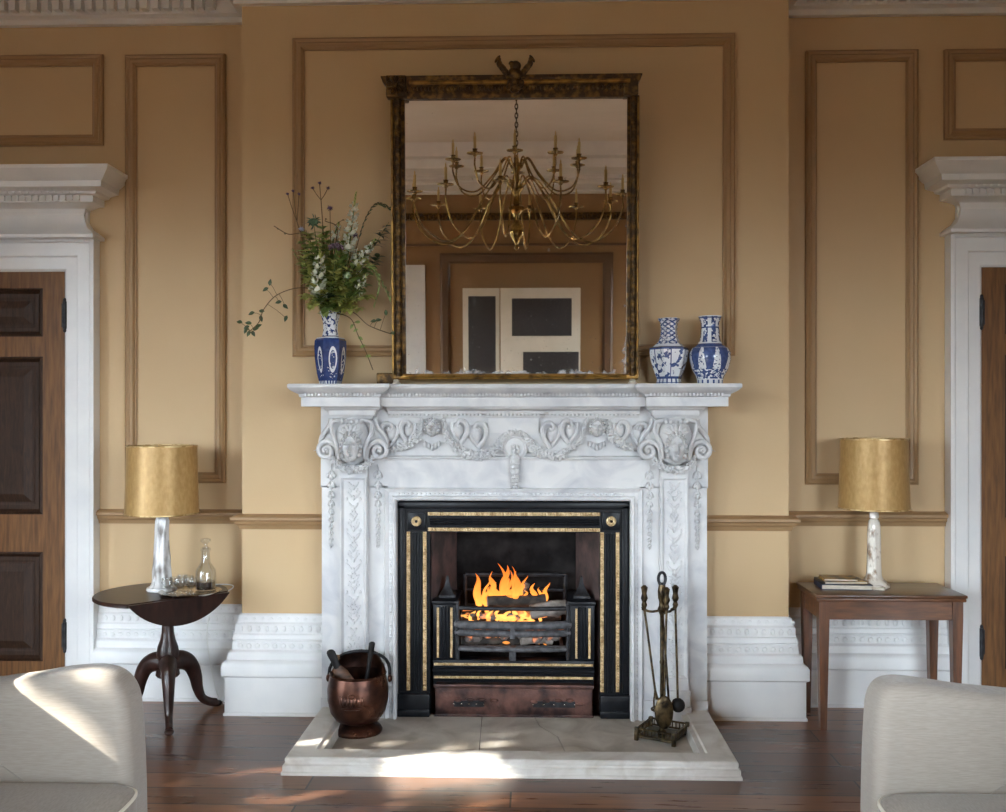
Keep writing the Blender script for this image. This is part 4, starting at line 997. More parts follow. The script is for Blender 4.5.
# ------------------------------------------------------------------ vases
def vase(name, label, prof, u, v, Y, kind, n, rot, mname, fl=None, sc=.95):
    c = P(u, v, Y); c.z = 1.7025
    t = thing(name, label, 'vase', c); prof = [(rr*(sc-.01), zz*sc) for rr, zz in prof]
    b = MB(); inner = [(max(.004, r-.006), z) for r, z in reversed(prof[len(prof)//2:])]
    b.lathe(prof+inner, c, n, rot=rot)
    b.build('body', porcelain(mname, 0, c.x, c.y, kind), t, ang=(14 if n < 12 else 40))
    return t, c
LV, lc = vase('porcelain_vase', 'deep blue faceted porcelain vase with white medallions holding the flowers', [(.058, 0), (.060, .012), (.072, .06), (.083, .14), (.086, .205), (.084, .235), (.072, .25), (.044, .258), (.038, .29), (.040, .335), (.050, .372), (.058, .385), (.056, .392)], 330.5, 381, -.09, 'medallion', 6, R(15), 'blue_medallion_porcelain')
vase('porcelain_vase', 'white hexagonal vase with blue flower panels nearest the mirror', [(.066, 0), (.070, .006), (.066, .03), (.078, .06), (.098, .12), (.107, .17), (.106, .192), (.085, .20), (.058, .225), (.046, .26), (.044, .29), (.048, .325), (.058, .34), (.060, .348), (.056, .350)], 669, 383, -.09, 'panels', 6, R(8), 'white_panelled_porcelain')
vase('porcelain_vase', 'round blue and white baluster vase with white lappets at the mantel end', [(.064, 0), (.068, .006), (.068, .022), (.074, .04), (.096, .08), (.110, .13), (.110, .165), (.098, .19), (.070, .21), (.056, .228), (.050, .26), (.050, .285), (.047, .30), (.048, .325), (.056, .345), (.062, .355), (.060, .360), (.055, .356)], 710, 382.5, -.09, 'lappet', 32, 0, 'blue_lappet_porcelain')

# ------------------------------------------------------------------ the bouquet
MO = lc+Vector((0, 0, .365)); BY = lc.y
def S(u, v, dy=0): return P(u, v, BY+dy)
def stempath(tip, seed=0, sag=.02):
    q = random.Random(seed); base = lc+Vector((q.uniform(-.02, .02), q.uniform(-.02, .02), .30)); lip = MO+Vector((q.uniform(-.03, .03), q.uniform(-.03, .03), 0))
    k = (tip.x-MO.x); lip.x = MO.x+max(-.034, min(.034, k*.3))
    return [base, lip, lip.lerp(tip, .5)+Vector((0, 0, sag)), tip]
def spike(label, top, bot, w, seed, dy=0):
    q = random.Random(seed); t = thing('white_spike_flower', label, 'flower', MO, 'white flower spikes in the mantel bouquet')
    T, B = S(*top, dy), S(*bot, dy); pth = stempath(B, seed)[:-1]+[B, T]; pts = bez(pth, 8)
    b = MB(); b.tube(pts, .0035, 6); b.build('stem', 'stem', t)
    b = MB(); n = max(8, int((T-B).length/.009)); ax_ = (T-B).normalized()
    for i in range(n):
        f = i/(n-1); 
        if f > .82: continue
        c = B.lerp(T, f); a = i*2.4; d = Vector((math.cos(a), math.sin(a), 0)); d = (d-ax_*d.dot(ax_)).normalized(); ww = w*(1-.6*f)
        c2 = c+d*ww*.55
        for k in range(4):
            e = d.lerp(ax_, .3)+Vector((math.cos(k*1.57+a), math.sin(k*1.57), math.sin(k*1.57+1)))*.8
            b.leaf(c2, e, -ax_, ww*.85, ww*.8, .3)
    b.build('blossoms', 'petal', t)
    b = MB()
    for i in range(int(n*.5)):
        f = .78+.22*i/(n*.5); c = B.lerp(T, min(1, f)); a = i*2.4; d = Vector((math.cos(a), math.sin(a), .8))
        b.ell(c+d*.004, (.0055*(1.3-f), .0055*(1.3-f), .009), 6, 4)
    b.build('buds', 'leafl', t)
spike('tallest white flower spike with green tip near the mirror frame', (356, 192), (348, 254), .040, 1, -.02)
spike('full white flower spike at the left just above the blue vase', (320, 248), (318, 297), .046, 2, -.07)
spike('slanting white flower spike leaning right towards the mirror', (376, 239), (354, 268), .036, 3, -.03)
spike('short faded white flower spike behind the tallest one', (339, 222), (333, 242), .028, 4, .02)
spike('small white flower spike low on the right of the bouquet', (367, 274), (357, 291), .028, 5, -.06)
def heads(label, cat, name, pts, r, m, seed, dy=0, join=None):
    t = thing(name, label, cat, MO); b = MB(); j = S(*join, dy) if join else None
    if j: b.tube(bez(stempath(j, seed), 8), .0022, 5)
    for p in pts:
        tp = S(*p, dy)
        b.tube(bez([j, j.lerp(tp, .5)+Vector((0, 0, -.004)), tp] if j else stempath(tp, seed), 6), .0018, 5)
    b.build('stem', 'twig' if m == 'purple' else 'stem', t)
    for p in pts:
        c = S(*p, dy); h = MB(); q = random.Random(seed)
        h.ell(c, (r*.7, r*.7, r*.5), 8, 6)
        for k in range(22):
            d = Vector((q.gauss(0, 1), q.gauss(0, 1), q.gauss(0, .8)+.3)).normalized(); h.leaf(c+d*r*.4, d, (0, 0, 1) if abs(d.z) < .8 else (1, 0, 0), r*.75, r*.5, .2, n=3)
        h.build('flower_head', m, t)
    return t
heads('three tiny purple flowers on a thin stem at the far left', 'flower', 'verbena', [(293, 191), (287.5, 194), (299, 194)], .010, 'purple', 7, -.02, (297, 222))
heads('three tiny purple flowers at the very top of the bouquet', 'flower', 'verbena', [(319.5, 183), (312.5, 188), (328, 188)], .010, 'purple', 8, 0, (321, 200))
heads('single dark purple button flower left of the tallest spike', 'flower', 'scabious', [(330, 208)], .016, 'purple', 9, -.02)
heads('green globe thistle at the upper left of the bouquet', 'flower', 'globe_thistle', [(313.5, 222)], .038, 'thistle', 10, -.03)
heads('pale blue flower at the left edge of the bouquet', 'flower', 'cornflower', [(301, 229)], .016, 'bluep', 12, -.02)
heads('pale green round flower head in the middle right of the bouquet', 'flower', 'button_flower', [(347.5, 276)], .027, 'pale', 13, -.09)
heads('faded mauve flower behind the tallest white spike', 'flower', 'scabious', [(355, 235)], .018, 'mauve', 14, .01)
t = thing('allium', 'flat mauve flower head at the centre of the bouquet', 'flower', MO); c = S(336, 248, -.08)
b = MB(); b.tube(bez(stempath(c, 15), 8), .0035, 6); b.build('stem', 'stem', t)
b = MB()
for k in range(60):
    q_ = random.Random(k); a = q_.uniform(0, 2*PI); r_ = .037*math.sqrt(q_.random()); b.ell(c+Vector((r_*math.cos(a), r_*math.sin(a)*.8, .018*(1-(r_/.037)**2)+q_.uniform(-.006, .006))), (.007, .007, .006), 6, 4)
b.build('flower_head', 'mauve', t)
# leafy sprigs filling the middle
def sprig(label, tip, seed, m, dy=0, nl=22, ll=.045, lw=.02, droop=.25, group=None, name='leafy_sprig', start=.5, spread=1.0):
    q = random.Random(seed); t = thing(name, label, 'foliage', MO, group); tp = S(*tip, dy); pts = bez(stempath(tp, seed, .03 if tip[1] > 270 else .01), 9)
    b = MB(); b.tube(pts, [.003-.002*i/len(pts) for i in range(len(pts))], 5); b.build('stem', 'stem', t)
    b = MB(); n0 = int(len(pts)*start)
    for k in range(nl):
        f = k/(nl-1); i = min(len(pts)-2, n0+int(f*(len(pts)-1-n0))); p = pts[i]; d = (pts[i+1]-pts[i]).normalized()
        a = q.uniform(0, 2*PI); s = Vector((math.cos(a), math.sin(a)*.8, q.uniform(-.3, .5)))
        b.leaf(p, d*.5+s*spread, (0, 0, 1), ll*q.uniform(.7, 1.15)*(1-.3*f), lw*q.uniform(.8, 1.2), droop)
    b.build('leaves', m, t)
FG = 'green filler sprigs in the mantel bouquet'
lab = 'green leafy filler sprig in the crowded middle of the mantel bouquet'
fill = [(308, 250, 'leaf', -.02), (303, 270, 'leaf', -.05), (312, 285, 'leafl', -.08), (326, 268, 'leaf', -.04), (332, 282, 'leaf', -.11), (343, 288, 'leafl', -.12), (356, 300, 'leafl', -.10), (362, 292, 'leaf', -.06), (340, 262, 'leaf', -.03), (328, 240, 'leaf', 0), (345, 255, 'leaf', 0), (366, 268, 'leaf', -.02), (318, 300, 'leaf', -.10), (304, 296, 'leafl', -.08), (352, 312, 'leafl', -.09), (337, 300, 'leaf', -.13), (362, 310, 'leafl', -.02), (308, 232, 'leaf', .01), (322, 225, 'leaf', .02), (314, 268, 'leafd', -.02), (350, 280, 'leafd', .0), (330, 295, 'leafd', -.10), (300, 262, 'leaf', -.04), (306, 280, 'leafl', -.06), (322, 290, 'leafl', -.12), (344, 300, 'leafl', -.13), (368, 284, 'leaf', -.04), (372, 296, 'leafl', -.03), (358, 278, 'leaf', -.06), (338, 246, 'leaf', -.01), (318, 252, 'leaf', -.01), (310, 306, 'leafl', -.09), (348, 268, 'leafl', -.07), (326, 312, 'leaf', -.12), (300, 240, 'leaf', -.03), (306, 230, 'leafl', -.03), (312, 242, 'leaf', -.05), (319, 234, 'leafl', -.02), (326, 230, 'leaf', .0), (333, 258, 'leafl', -.06), (342, 240, 'leaf', -.02), (349, 228, 'leafl', .02), (361, 250, 'leaf', -.01), (366, 258, 'leafl', -.03), (373, 268, 'leaf', -.03), (370, 246, 'leaf', .02), (303, 256, 'leafl', -.06), (338, 270, 'leafl', -.10)]
for k, (u, v, m, dy) in enumerate(fill): sprig(lab, (u, v), 100+k, m, dy, 40, .055, .026, group=FG, start=(.62 if v < 262 else .5 if k % 2 else .32), spread=1.15)
sprig('feathery green sprig sticking out at the left of the bouquet', (292, 248), 201, 'leaf', -.03, 46, .04, .007, .1, name='feathery_sprig', start=.4)
sprig('upright feathery green sprig at the left below the thistle', (300, 256), 202, 'leaf', -.06, 46, .04, .007, .1, name='feathery_sprig', start=.4)
sprig('dark spidery sprig against the mirror frame at the right', (389, 222), 203, 'leafd', .0, 30, .06, .012, .5, name='spidery_sprig', start=.82, spread=1.1)
sprig('dark broad-leaved sprig right of the slanting white spike', (380, 255), 204, 'leafd', -.01, 16, .06, .028, .5, name='dark_sprig', start=.8)
def arch(label, pts, m, seed, nl=24, ll=.03, lw=.008, name='grass_frond'):
    t = thing(name, label, 'foliage', MO); P_ = [lc+Vector((0, 0, .31)), MO]+[S(*p) for p in pts]; pp = bez(P_, 9); q = random.Random(seed)
    b = MB(); b.tube(pp, .0018, 5); b.build('stem', 'twig', t)
    b = MB(); n0 = int(len(pp)*.5)
    for k in range(nl):
        i = min(len(pp)-2, n0+int(k/(nl-1)*(len(pp)-1-n0))); d = (pp[i+1]-pp[i]).normalized(); s = (-1)**k
        b.leaf(pp[i], d+Vector((0, s*.4, s*.5)), (0, -1, .3), ll*q.uniform(.7, 1.1), lw, .35)
    b.build('leaves', m, t)
arch('arching fern frond curling up against the mirror frame', [(352, 262, -.02), (364, 222, -.01), (376, 204, 0), (390, 208, 0)], 'leafd', 1)
arch('drooping green frond at the right of the bouquet', [(356, 275, -.04), (371, 266, -.06), (379, 284, -.07), (374, 306, -.07)], 'leaf', 2)
arch('thin drooping frond nearest the mirror at the right', [(358, 282, -.02), (374, 272, -.03), (384, 286, -.04), (390, 298, -.04)], 'leaf', 3, 14)
def ivy(label, pts, leaves, m, seed, ll=.036, name='trailing_branch', tw='twig'):
    t = thing(name, label, 'foliage', MO); P_ = [lc+Vector((0, 0, .32)), MO]+[S(*p) for p in pts]; pp = bez(P_, 9); q = random.Random(seed)
    b = MB(); b.tube(pp, [.003]*2+[.0024]*(len(pp)-2), 5)
    LV_ = []
    for (u, v, a) in leaves:
        c = S(u, v, pts[-1][2] if len(pts[-1]) > 2 else 0); k = min(range(len(pp)), key=lambda i: (pp[i]-c).length)
        b.tube([pp[k], pp[k].lerp(c, .5)+Vector((0, 0, .004)), c], .0013, 5); LV_.append((c, a))
    b.build('stem', tw, t)
    for c, a in LV_:
        b = MB(); d = Vector((math.cos(R(a)), q.uniform(-.3, .3), math.sin(R(a)))); b.leaf(c-d*ll*.4, d, (0, -1, .25), ll, ll*.55, .15); b.build('leaf', m, t)
ivy('leafy trailing branch reaching out left of the blue vase', [(316, 292, -.03), (298, 288, -.05), (277, 295, -.06), (264, 309, -.06), (259, 322, -.06), (250, 331, -.06)],
    [(266, 289, 210), (270, 283, 80), (279, 302, 190), (285, 306, -40), (286, 318, -110), (252, 313, 200), (262, 311, 170), (261, 318, -80), (240, 322, 170), (249, 323, 175), (247, 327, 200), (255, 329, 20), (249, 333, -120), (253, 333, -60), (246, 330, 240), (258, 326, 30)], 'leafd', 4)
ivy('drooping twig with small leaves right of the blue vase', [(352, 312, -.05), (368, 325, -.06), (385, 332, -.05), (392, 334, -.04)], [(374, 321, 180), (386, 313, 100), (378, 320, 10), (393, 333, 0)], 'leafd', 5, .034)
ivy('bare stem hanging down towards the mirror foot', [(350, 318, -.08), (358, 335, -.08), (366, 352, -.08), (373, 370, -.08)], [(356, 330, 200), (360, 338, -30), (363, 346, 210), (358, 322, 180), (352, 326, 240), (368, 356, 0)], 'leaf', 6, .03)
ivy('fine twig crossing in front of the wall left of the thistle', [(312, 245, -.02), (301, 234, -.02), (288, 234, -.02), (274, 226, -.02)], [(285, 234, 160), (278, 229, 150)], 'leafd', 7, .012)
ivy('short brown stick lying level above the mauve flower', [(334, 255, -.01), (337, 228, -.02), (325, 221, -.02)], [(343, 220, 0), (326, 219, 150)], 'twig', 8, .014)

# ------------------------------------------------------------------ drop-leaf tripod table
TZ = .652; tcx, tcy, tr_ = -1.79, -.12, .325
tt = thing('drop_leaf_table', 'dark mahogany round tripod table with one leaf hanging down, beside left lamp', 'table', (tcx, tcy, 0))
ch = Vector((.70, .714)).normalized(); nrm = Vector((ch.y, -ch.x)); off = .195; hl = math.sqrt(tr_**2-off**2)
a0 = math.atan2(*(nrm*off+ch*hl).yx); a1 = math.atan2(*(nrm*off-ch*hl).yx)
if a1 < a0: a1 += 2*PI
ring = [(tcx+tr_*math.cos(a0+(a1-a0)*i/56), tcy+tr_*math.sin(a0+(a1-a0)*i/56)) for i in range(57)]
b = MB(); n = len(ring); c2 = Vector((tcx, tcy))
lev = [(.97, TZ-.022), (1.0, TZ-.016), (1.0, TZ-.006), (.985, TZ)]
vs = []
for s, z in lev: vs += [tuple((c2+(Vector(p)-c2)*s))+(z,) for p in ring]
fs = [(j*n+i, j*n+(i+1) % n, (j+1)*n+(i+1) % n, (j+1)*n+i) for j in range(3) for i in range(n)]+[tuple(range(n)), tuple(3*n+i for i in range(n))]
b.add(vs, fs); b.build('table_top', 'mahog', tt)
b = MB(); m0 = c2+nrm*(off+.008); K = 26; drop = tr_-off
pts = []
for i in range(K+1):
    s = -hl+2*hl*i/K; dd = math.sqrt(max(0, tr_**2-s*s))-off; pts.append((s, dd))
th = .014; vs = []
for sgn in (0, 1):
    for s, dd in pts:
        p = m0+ch*s+nrm*(th*sgn+.0); vs.append((p.x, p.y, TZ-.004))
    for s, dd in pts:
        p = m0+ch*s+nrm*(th*sgn-dd*.03); vs.append((p.x, p.y, TZ-.006-max(.001, dd)*.99))
q_ = 2*(K+1); fs = []
for i in range(K):
    fs += [(i, i+1, K+1+i+1, K+1+i), (q_+i, q_+K+1+i, q_+K+1+i+1, q_+i+1), (i, q_+i, q_+i+1, i+1), (K+1+i, K+1+i+1, q_+K+1+i+1, q_+K+1+i)]
b.add(vs, fs); b.build('drop_leaf', 'mahog', tt)
pcx, pcy = -1.775, -.075
b = MB(); b.lathe([(.052, .215), (.060, .225), (.056, .25), (.046, .265), (.052, .275), (.045, .285), (.053, .31), (.056, .335), (.050, .37), (.039, .40), (.031, .44), (.028, .50), (.032, .54), (.042, .57), (.036, .59), (.040, TZ-.022)], (pcx, pcy, 0), 24); b.box(pcx-.14, pcx+.10, pcy-.06, pcy+.06, TZ-.045, TZ-.021, 0, .006)
b.build('pillar', 'mahog', tt)
for a in (-68, 50, 170):
    d = Vector((math.cos(R(a)), math.sin(R(a)), 0)); c0 = Vector((pcx, pcy, 0))
    prof = [(.02, .285), (.075, .285), (.125, .255), (.155, .19), (.170, .12), (.195, .065), (.235, .036), (.275, .022)]
    pp = bez([c0+d*r+Z*z for r, z in prof], 6); n = len(pp)
    b = MB(); b.tube(pp, [.056-.034*min(1, i/(n*.7)) for i in range(n)], 10, flat=.85, ref=(0, 0, 1))
    b.ell(c0+d*.285+Z*.016, (.028, .024, .016), 12, 7, rot=Matrix.Rotation(R(a), 3, 'Z')); b.build('leg', 'mahog', tt)

# lamps
def lamp(label, c, sh_r0, sh_r1, z0, z1, basem, kind):
    t = thing('table_lamp', label, 'table lamp', c, 'pair of gold table lamps'); x, y, z = c
    b = MB(); pr = [(sh_r1, z0-z), (sh_r1-.002, z0-z+.004), (sh_r0+.001, z1-z-.004), (sh_r0, z1-z), (sh_r0-.004, z1-z), (sh_r1-.005, z0-z)]
    b.lathe(pr+[pr[0]], c, 64); sh = b.build('lamp_shade', 'shade', t)
    for rr, zz in ((sh_r1, z0), (sh_r0, z1)):
        b = MB(); b.tube([(x+rr*math.cos(2*PI*i/64), y+rr*math.sin(2*PI*i/64), zz) for i in range(64)], .0042, 6, closed=True); b.build('shade_trim', 'shadetrim', sh)
    h = z0-z
    fl = (lambda a, zz: 1+.09*math.sin(7*a+3*math.sin(zz*9))+.05*math.sin(13*a+zz*31)) if kind == 0 else (lambda a, zz: 1+.05*math.sin(6*a)+.05*math.sin(5*a+zz*40))
    b = MB()
    if kind == 0: pr = [(.066, .014), (.060, .022), (.050, .034), (.058-.012, .055), (.046, .09), (.040, .16), (.035, .24), (.033, .31), (.032, .36), (.026, .385), (.018, .395)]
    else: pr = [(.068, .016), (.062, .026), (.050, .036), (.040, .050), (.036, .08), (.034, .16), (.033, .24), (.031, .31), (.026, .335), (.018, .345), (.024, .352), (.022, .375), (.016, .385)]
    pr = [(r, q*h/.40) for r, q in pr]
    b.lathe(pr, c, 56, fl=fl); b.build('lamp_column', basem, t)
    b = MB(); b.lathe([(.074, 0), (.078, .005), (.074, .014*h/.4+.003), (.05, .016*h/.4+.006)], c, 36); b.build('lamp_base', basem, t)
    b = MB(); b.lathe([(.016, h*.95), (.016, h+.05), (.010, h+.06)], c, 16); b.tube([(x-.002, y, z+h+.05), (x-.002, y, z1-.01)], .003, 6)
    for k in range(3):
        a = k*2*PI/3; b.tube([(x, y, z1-.012), (x+(sh_r0-.004)*math.cos(a), y+(sh_r0-.004)*math.sin(a), z1-.004)], .0025, 6)
    b.build('lamp_holder', 'brass', t)
    return t
l1 = P(162, 590, -.06); l1.z = TZ
lz = lambda v, Y: P(160, v, Y).z
lampL = lamp('gold drum-shaded lamp with silvery fluted column on the round table', l1, .172, .184, lz(513, -.06), lz(446, -.06), 'crackle', 0)
cd = MB(); cd.tube(bez([(l1.x+.06, l1.y+.04, TZ+.005), (l1.x+.22, .10, TZ+.003), (l1.x+.30, .165, TZ-.02), (-1.62, .185, .55), (-1.655, .17, .40), (-1.64, .165, .25), (-1.60, .165, .06), (-1.56, .16, .006)], 8), .003, 6); cd.build('flex', 'cord', lampL)
l2 = P(874, 587, .04)
RTZ = .671; l2.z = RTZ
lampR = lamp('gold drum-shaded lamp with mottled cream column on the square table', l2, .163, .176, P(877, 508, .04).z, P(877, 439, .04).z, 'crackleg', 1)

# tray, decanter, glasses
trc = Vector((-1.635, -.145, TZ+.001))
b = MB(); tl = thing('silver_tray', 'round silver tray carrying glasses and a decanter on the round table', 'tray', trc)
b.lathe([(0, .002), (.13, .002), (.140, .006), (.150, .014), (.153, .013), (.143, .003), (.135, 0), (0, 0)], trc, 40); b.build('dish', 'silver', tl)
dc = trc+Vector((.058, .062, .0022)); DS = 1.1
dk = thing('decanter', 'cut glass decanter with stopper and a little dark wine on the tray', 'decanter', dc)
b = MB(); fl8 = lambda a, z: 1+.02*math.cos(8*a)
b.lathe([(rq, zq*DS) for rq, zq in [(0, 0), (.046, 0), (.052, .006), (.052, .085), (.049, .098), (.034, .118), (.024, .132), (.021, .165), (.020, .182), (.026, .188), (.024, .196), (.020, .199), (.016, .197), (.017, .165), (.020, .135), (.030, .118), (.045, .096), (.048, .085), (.048, .010), (0, .008)]], dc, 32, fl=fl8); b.build('bottle', 'crystal', dk)
b = MB(); b.lathe([(rq, zq*DS) for rq, zq in [(0, .0095), (.0465, .0095), (.047, .045), (0, .045)]], dc, 32, fl=fl8); b.build('wine', 'wine', dk)
b = MB(); b.lathe([(rq, zq*DS) for rq, zq in [(.013, .19), (.015, .20), (.010, .205), (.009, .215), (.013, .22), (.024, .228), (.026, .234), (.022, .240), (.012, .243), (0, .244)]], dc, 20); b.build('stopper', 'crystal', dk)
gl = [(-.075, -.005, 'sherry glass nearest the lamp column on the silver tray'), (-.035, -.05, 'sherry glass at the front of the silver tray'), (-.02, .03, 'sherry glass at the back of the silver tray'), (.015, -.03, 'sherry glass in front of the decanter on the silver tray'), (-.06, .06, 'sherry glass partly hidden behind the lamp base'), (-.10, -.045, 'sherry glass leftmost at the front rim of the silver tray')]
for gx, gy, lb in gl:
    c = trc+Vector((gx, gy, .0022)); g = thing('sherry_glass', lb, 'glass', c, 'sherry glasses on the silver tray')
    b = MB(); b.lathe([(0, .030), (.014, .033), (.024, .045), (.027, .062), (.025, .082), (.0235, .082), (.025, .062), (.022, .047), (.012, .037), (0, .036)], c, 20); b.build('bowl', 'crystal', g)
    b = MB(); b.lathe([(0, 0), (.024, 0), (.024, .003), (.006, .007), (.005, .026), (.010, .032), (0, .032)], c, 20); b.build('foot', 'crystal', g)

# ------------------------------------------------------------------ square side table on the right
rt = thing('card_table', 'brown mahogany fold-top table with square tapering legs by the right door', 'table', (1.9, 0, 0))
rx0, rx1, ry0, ry1 = 1.475, 2.205, -.19, .18
# plan is turned a little so that its left side follows the photograph
b = MB(); b.box(rx0, rx1, ry0, ry1, RTZ-.016, RTZ, 0, .005, 2); b.build('table_top', 'oaktop', rt)
b = MB(); b.box(rx0+.004, rx1-.004, ry0+.004, ry1-.004, RTZ-.034, RTZ-.0165, 0, .005, 2); b.build('under_leaf', 'oakt', rt)
b = MB(); b.box(rx0+.028, rx1-.028, ry0+.024, ry0+.044, RTZ-.125, RTZ-.034); b.box(rx0+.028, rx1-.028, ry1-.044, ry1-.024, RTZ-.125, RTZ-.034); b.box(rx0+.024, rx0+.044, ry0+.03, ry1-.03, RTZ-.125, RTZ-.034); b.box(rx1-.044, rx1-.024, ry0+.03, ry1-.03, RTZ-.125, RTZ-.034)
b.build('apron', 'oakt', rt, smooth=False)
for lx, ly in ((rx0+.042, ry0+.04), (rx1-.042, ry0+.04), (rx0+.042, ry1-.045), (rx1-.042, ry1-.045)):
    b = MB(); vs = []
    for h, z in ((.0155, 0), (.025, RTZ-.125), (.025, RTZ-.034)): vs += [(lx-h, ly-h, z), (lx+h, ly-h, z), (lx+h, ly+h, z), (lx-h, ly+h, z)]
    b.add(vs, [(3, 2, 1, 0), (8, 9, 10, 11)]+[(j*4+i, j*4+(i+1) % 4, (j+1)*4+(i+1) % 4, (j+1)*4+i) for j in range(2) for i in range(4)]); b.build('leg', 'oakleg', rt, smooth=False)
def book(label, c, w, d, h, a, cover, name='book'):
    t = thing(name, label, 'book', c, 'books on the right side table'); rm = Matrix.Translation(c) @ Matrix.Rotation(R(a), 4, 'Z')
    b = MB(); b.xf = rm; cv = max(.0012, h*.12)
    b.box(-w/2, w/2, -d/2, d/2, 0, cv); b.box(-w/2, w/2, -d/2, d/2, h-cv, h); b.box(-w/2, -w/2+cv, -d/2, d/2, cv, h-cv); b.xf = None; b.build('cover', cover, t, smooth=False)
    b = MB(); b.xf = rm; b.box(-w/2+cv, w/2-.004, -d/2+.004, d/2-.004, cv, h-cv); b.xf = None; b.build('pages', 'pages', t, smooth=False)
bc = P(845, 592, -.05)
z = RTZ+.0005
book('navy blue book at the bottom of the pile on the side table', (1.672, .035, z), .25, .18, .026, -4, 'bookblue')
book('dark magazine on the navy book beside the lamp', (1.665, .045, z+.0265), .22, .16, .011, 3, 'bookdark')
book('ochre-covered booklet on top of the pile on the side table', (1.655, .05, z+.038), .17, .13, .010, -6, 'bookgold')
book('small pale notebook lying against the foot of the right lamp', (1.815, -.01, z), .06, .11, .012, 62, 'pages')

# ------------------------------------------------------------------ coal scuttle
sc_ = Vector((P(358, 735, -.31).x, -.31, HS+.0005)); cs = thing('copper_coal_scuttle', 'tarnished copper helmet coal scuttle on the left of the hearth', 'coal scuttle', sc_)
b = MB()
b.lathe([(.0, .0), (.115, 0), (.118, .01), (.110, .026), (.088, .04), (.070, .05)], sc_, 36); b.build('foot', 'copper', cs)
b = MB()
b.lathe([(.0, .048), (.07, .048), (.105, .062), (.132, .10), (.146, .16), (.147, .21), (.140, .25), (.134, .275), (.138, .283), (.134, .287), (.129, .28), (.134, .25), (.14, .20), (.138, .16), (.124, .105), (.09, .07), (0, .06)], sc_, 44)
bo = b.build('bowl', 'copper', cs)
# raised back hood
b = MB(); n = 28; vs = []
for j in range(9):
    t_ = j/8
    for i in range(n+1):
        s_ = i/n; a = PI*.02+(PI*.96)*s_; up = .085*math.sin(PI*s_)**.55
        r_ = .134+.004*t_-.02*t_*t_
        vs.append(sc_+Vector((r_*math.cos(a), r_*math.sin(a)+.0, .28+up*t_)))
vs2 = [v+Vector((0, 0, 0))-Vector(((v-sc_).x, (v-sc_).y, 0)).normalized()*.003 for v in vs]
o_ = len(vs); fs = [(j*(n+1)+i, j*(n+1)+i+1, (j+1)*(n+1)+i+1, (j+1)*(n+1)+i) for j in range(8) for i in range(n)]
b.add(vs, fs); b.add(vs2, fs); b.build('hood', 'copper', cs)
b = MB(); b.tube([sc_+Vector((.150*math.cos(PI*t_/16)*1.0, .03+.08*math.sin(PI*t_/16), 0.25+.112*math.sin(PI*t_/16)**.6)) for t_ in range(17)], .008, 10); b.build('bail_handle', 'ironold', cs)
b = MB()
for s in (-1, 1): b.ell(sc_+Vector((s*.150, .03, .25)), (.012, .02, .02), 10, 6)
b.build('handle_boss', 'copper', cs)
b = MB(); cc = sc_+Vector((-.005, -.147, .18))
for k in range(7): b.ell(cc+Vector((-.048+.016*k, .001+.0035*abs(k-3), .004*((k+1) % 2))), (.010, .010, .024), 8, 5)
b.ell(cc+Vector((0, .0, .028)), (.018, .009, .010)); b.ell(cc+Vector((0, .001, -.030)), (.052, .010, .007), 10, 5)
b.build('embossed_crest', 'copper', cs)
# brush and shovel standing in the scuttle
hbz = sc_+Vector((-.05, -.0, .13)); t = thing('hearth_brush', 'brown wooden-handled hearth brush leaning out of the scuttle', 'brush', hbz)
tip = P(331, 653, -.32); mid = P(338, 668, -.33)
b = MB(); b.tube([mid, mid.lerp(tip, .5), tip], [.020, .021, .024], 10, flat=.6); b.ell(tip, (.022, .016, .018)); b.build('handle', 'blackwood', t)
b = MB(); d_ = (mid-tip).normalized(); b.tube([mid-d_*.005, mid+d_*.03, mid+d_*.09, mid+d_*.13], [.022, .040, .055, .050], 14, flat=.45); b.build('stock', 'brownwood', t)
b = MB(); b.tube([mid+d_*.13, mid+d_*.16, mid+d_*.165], [.048, .050, .046], 14, flat=.5); b.build('bristles', 'bristle', t)
t = thing('coal_shovel', 'black-handled coal shovel standing upright in the scuttle', 'shovel', sc_+Vector((.05, 0, .1)))
tp = P(372, 644, -.30); bt = P(366, 684, -.31)
b = MB(); b.tube([bt, bt.lerp(tp, .3), bt.lerp(tp, .6), tp], [.010, .009, .012, .015], 10); b.ell(tp, (.016, .016, .012)); b.build('handle', 'blackwood', t)
b = MB(); d_ = (bt-tp).normalized(); b.tube([bt, bt+d_*.04, bt+d_*.10], [.012, .040, .042], 12, flat=.3); b.build('blade', 'ironold', t)
t = thing('kindling_stick', 'pale kindling stick standing at the left inside the scuttle', 'kindling', sc_+Vector((-.11, 0, .25)))
b = MB(); b.box(-.010, .010, -.006, .006, -.10, .07, 0, .003); o = b.build('stick', 'bristle', t); o.location = (0, 0, 0)
for v in o.data.vertices: v.co = Matrix.Rotation(R(8), 3, 'Y') @ v.co+sc_+Vector((-.108, .0, .30))

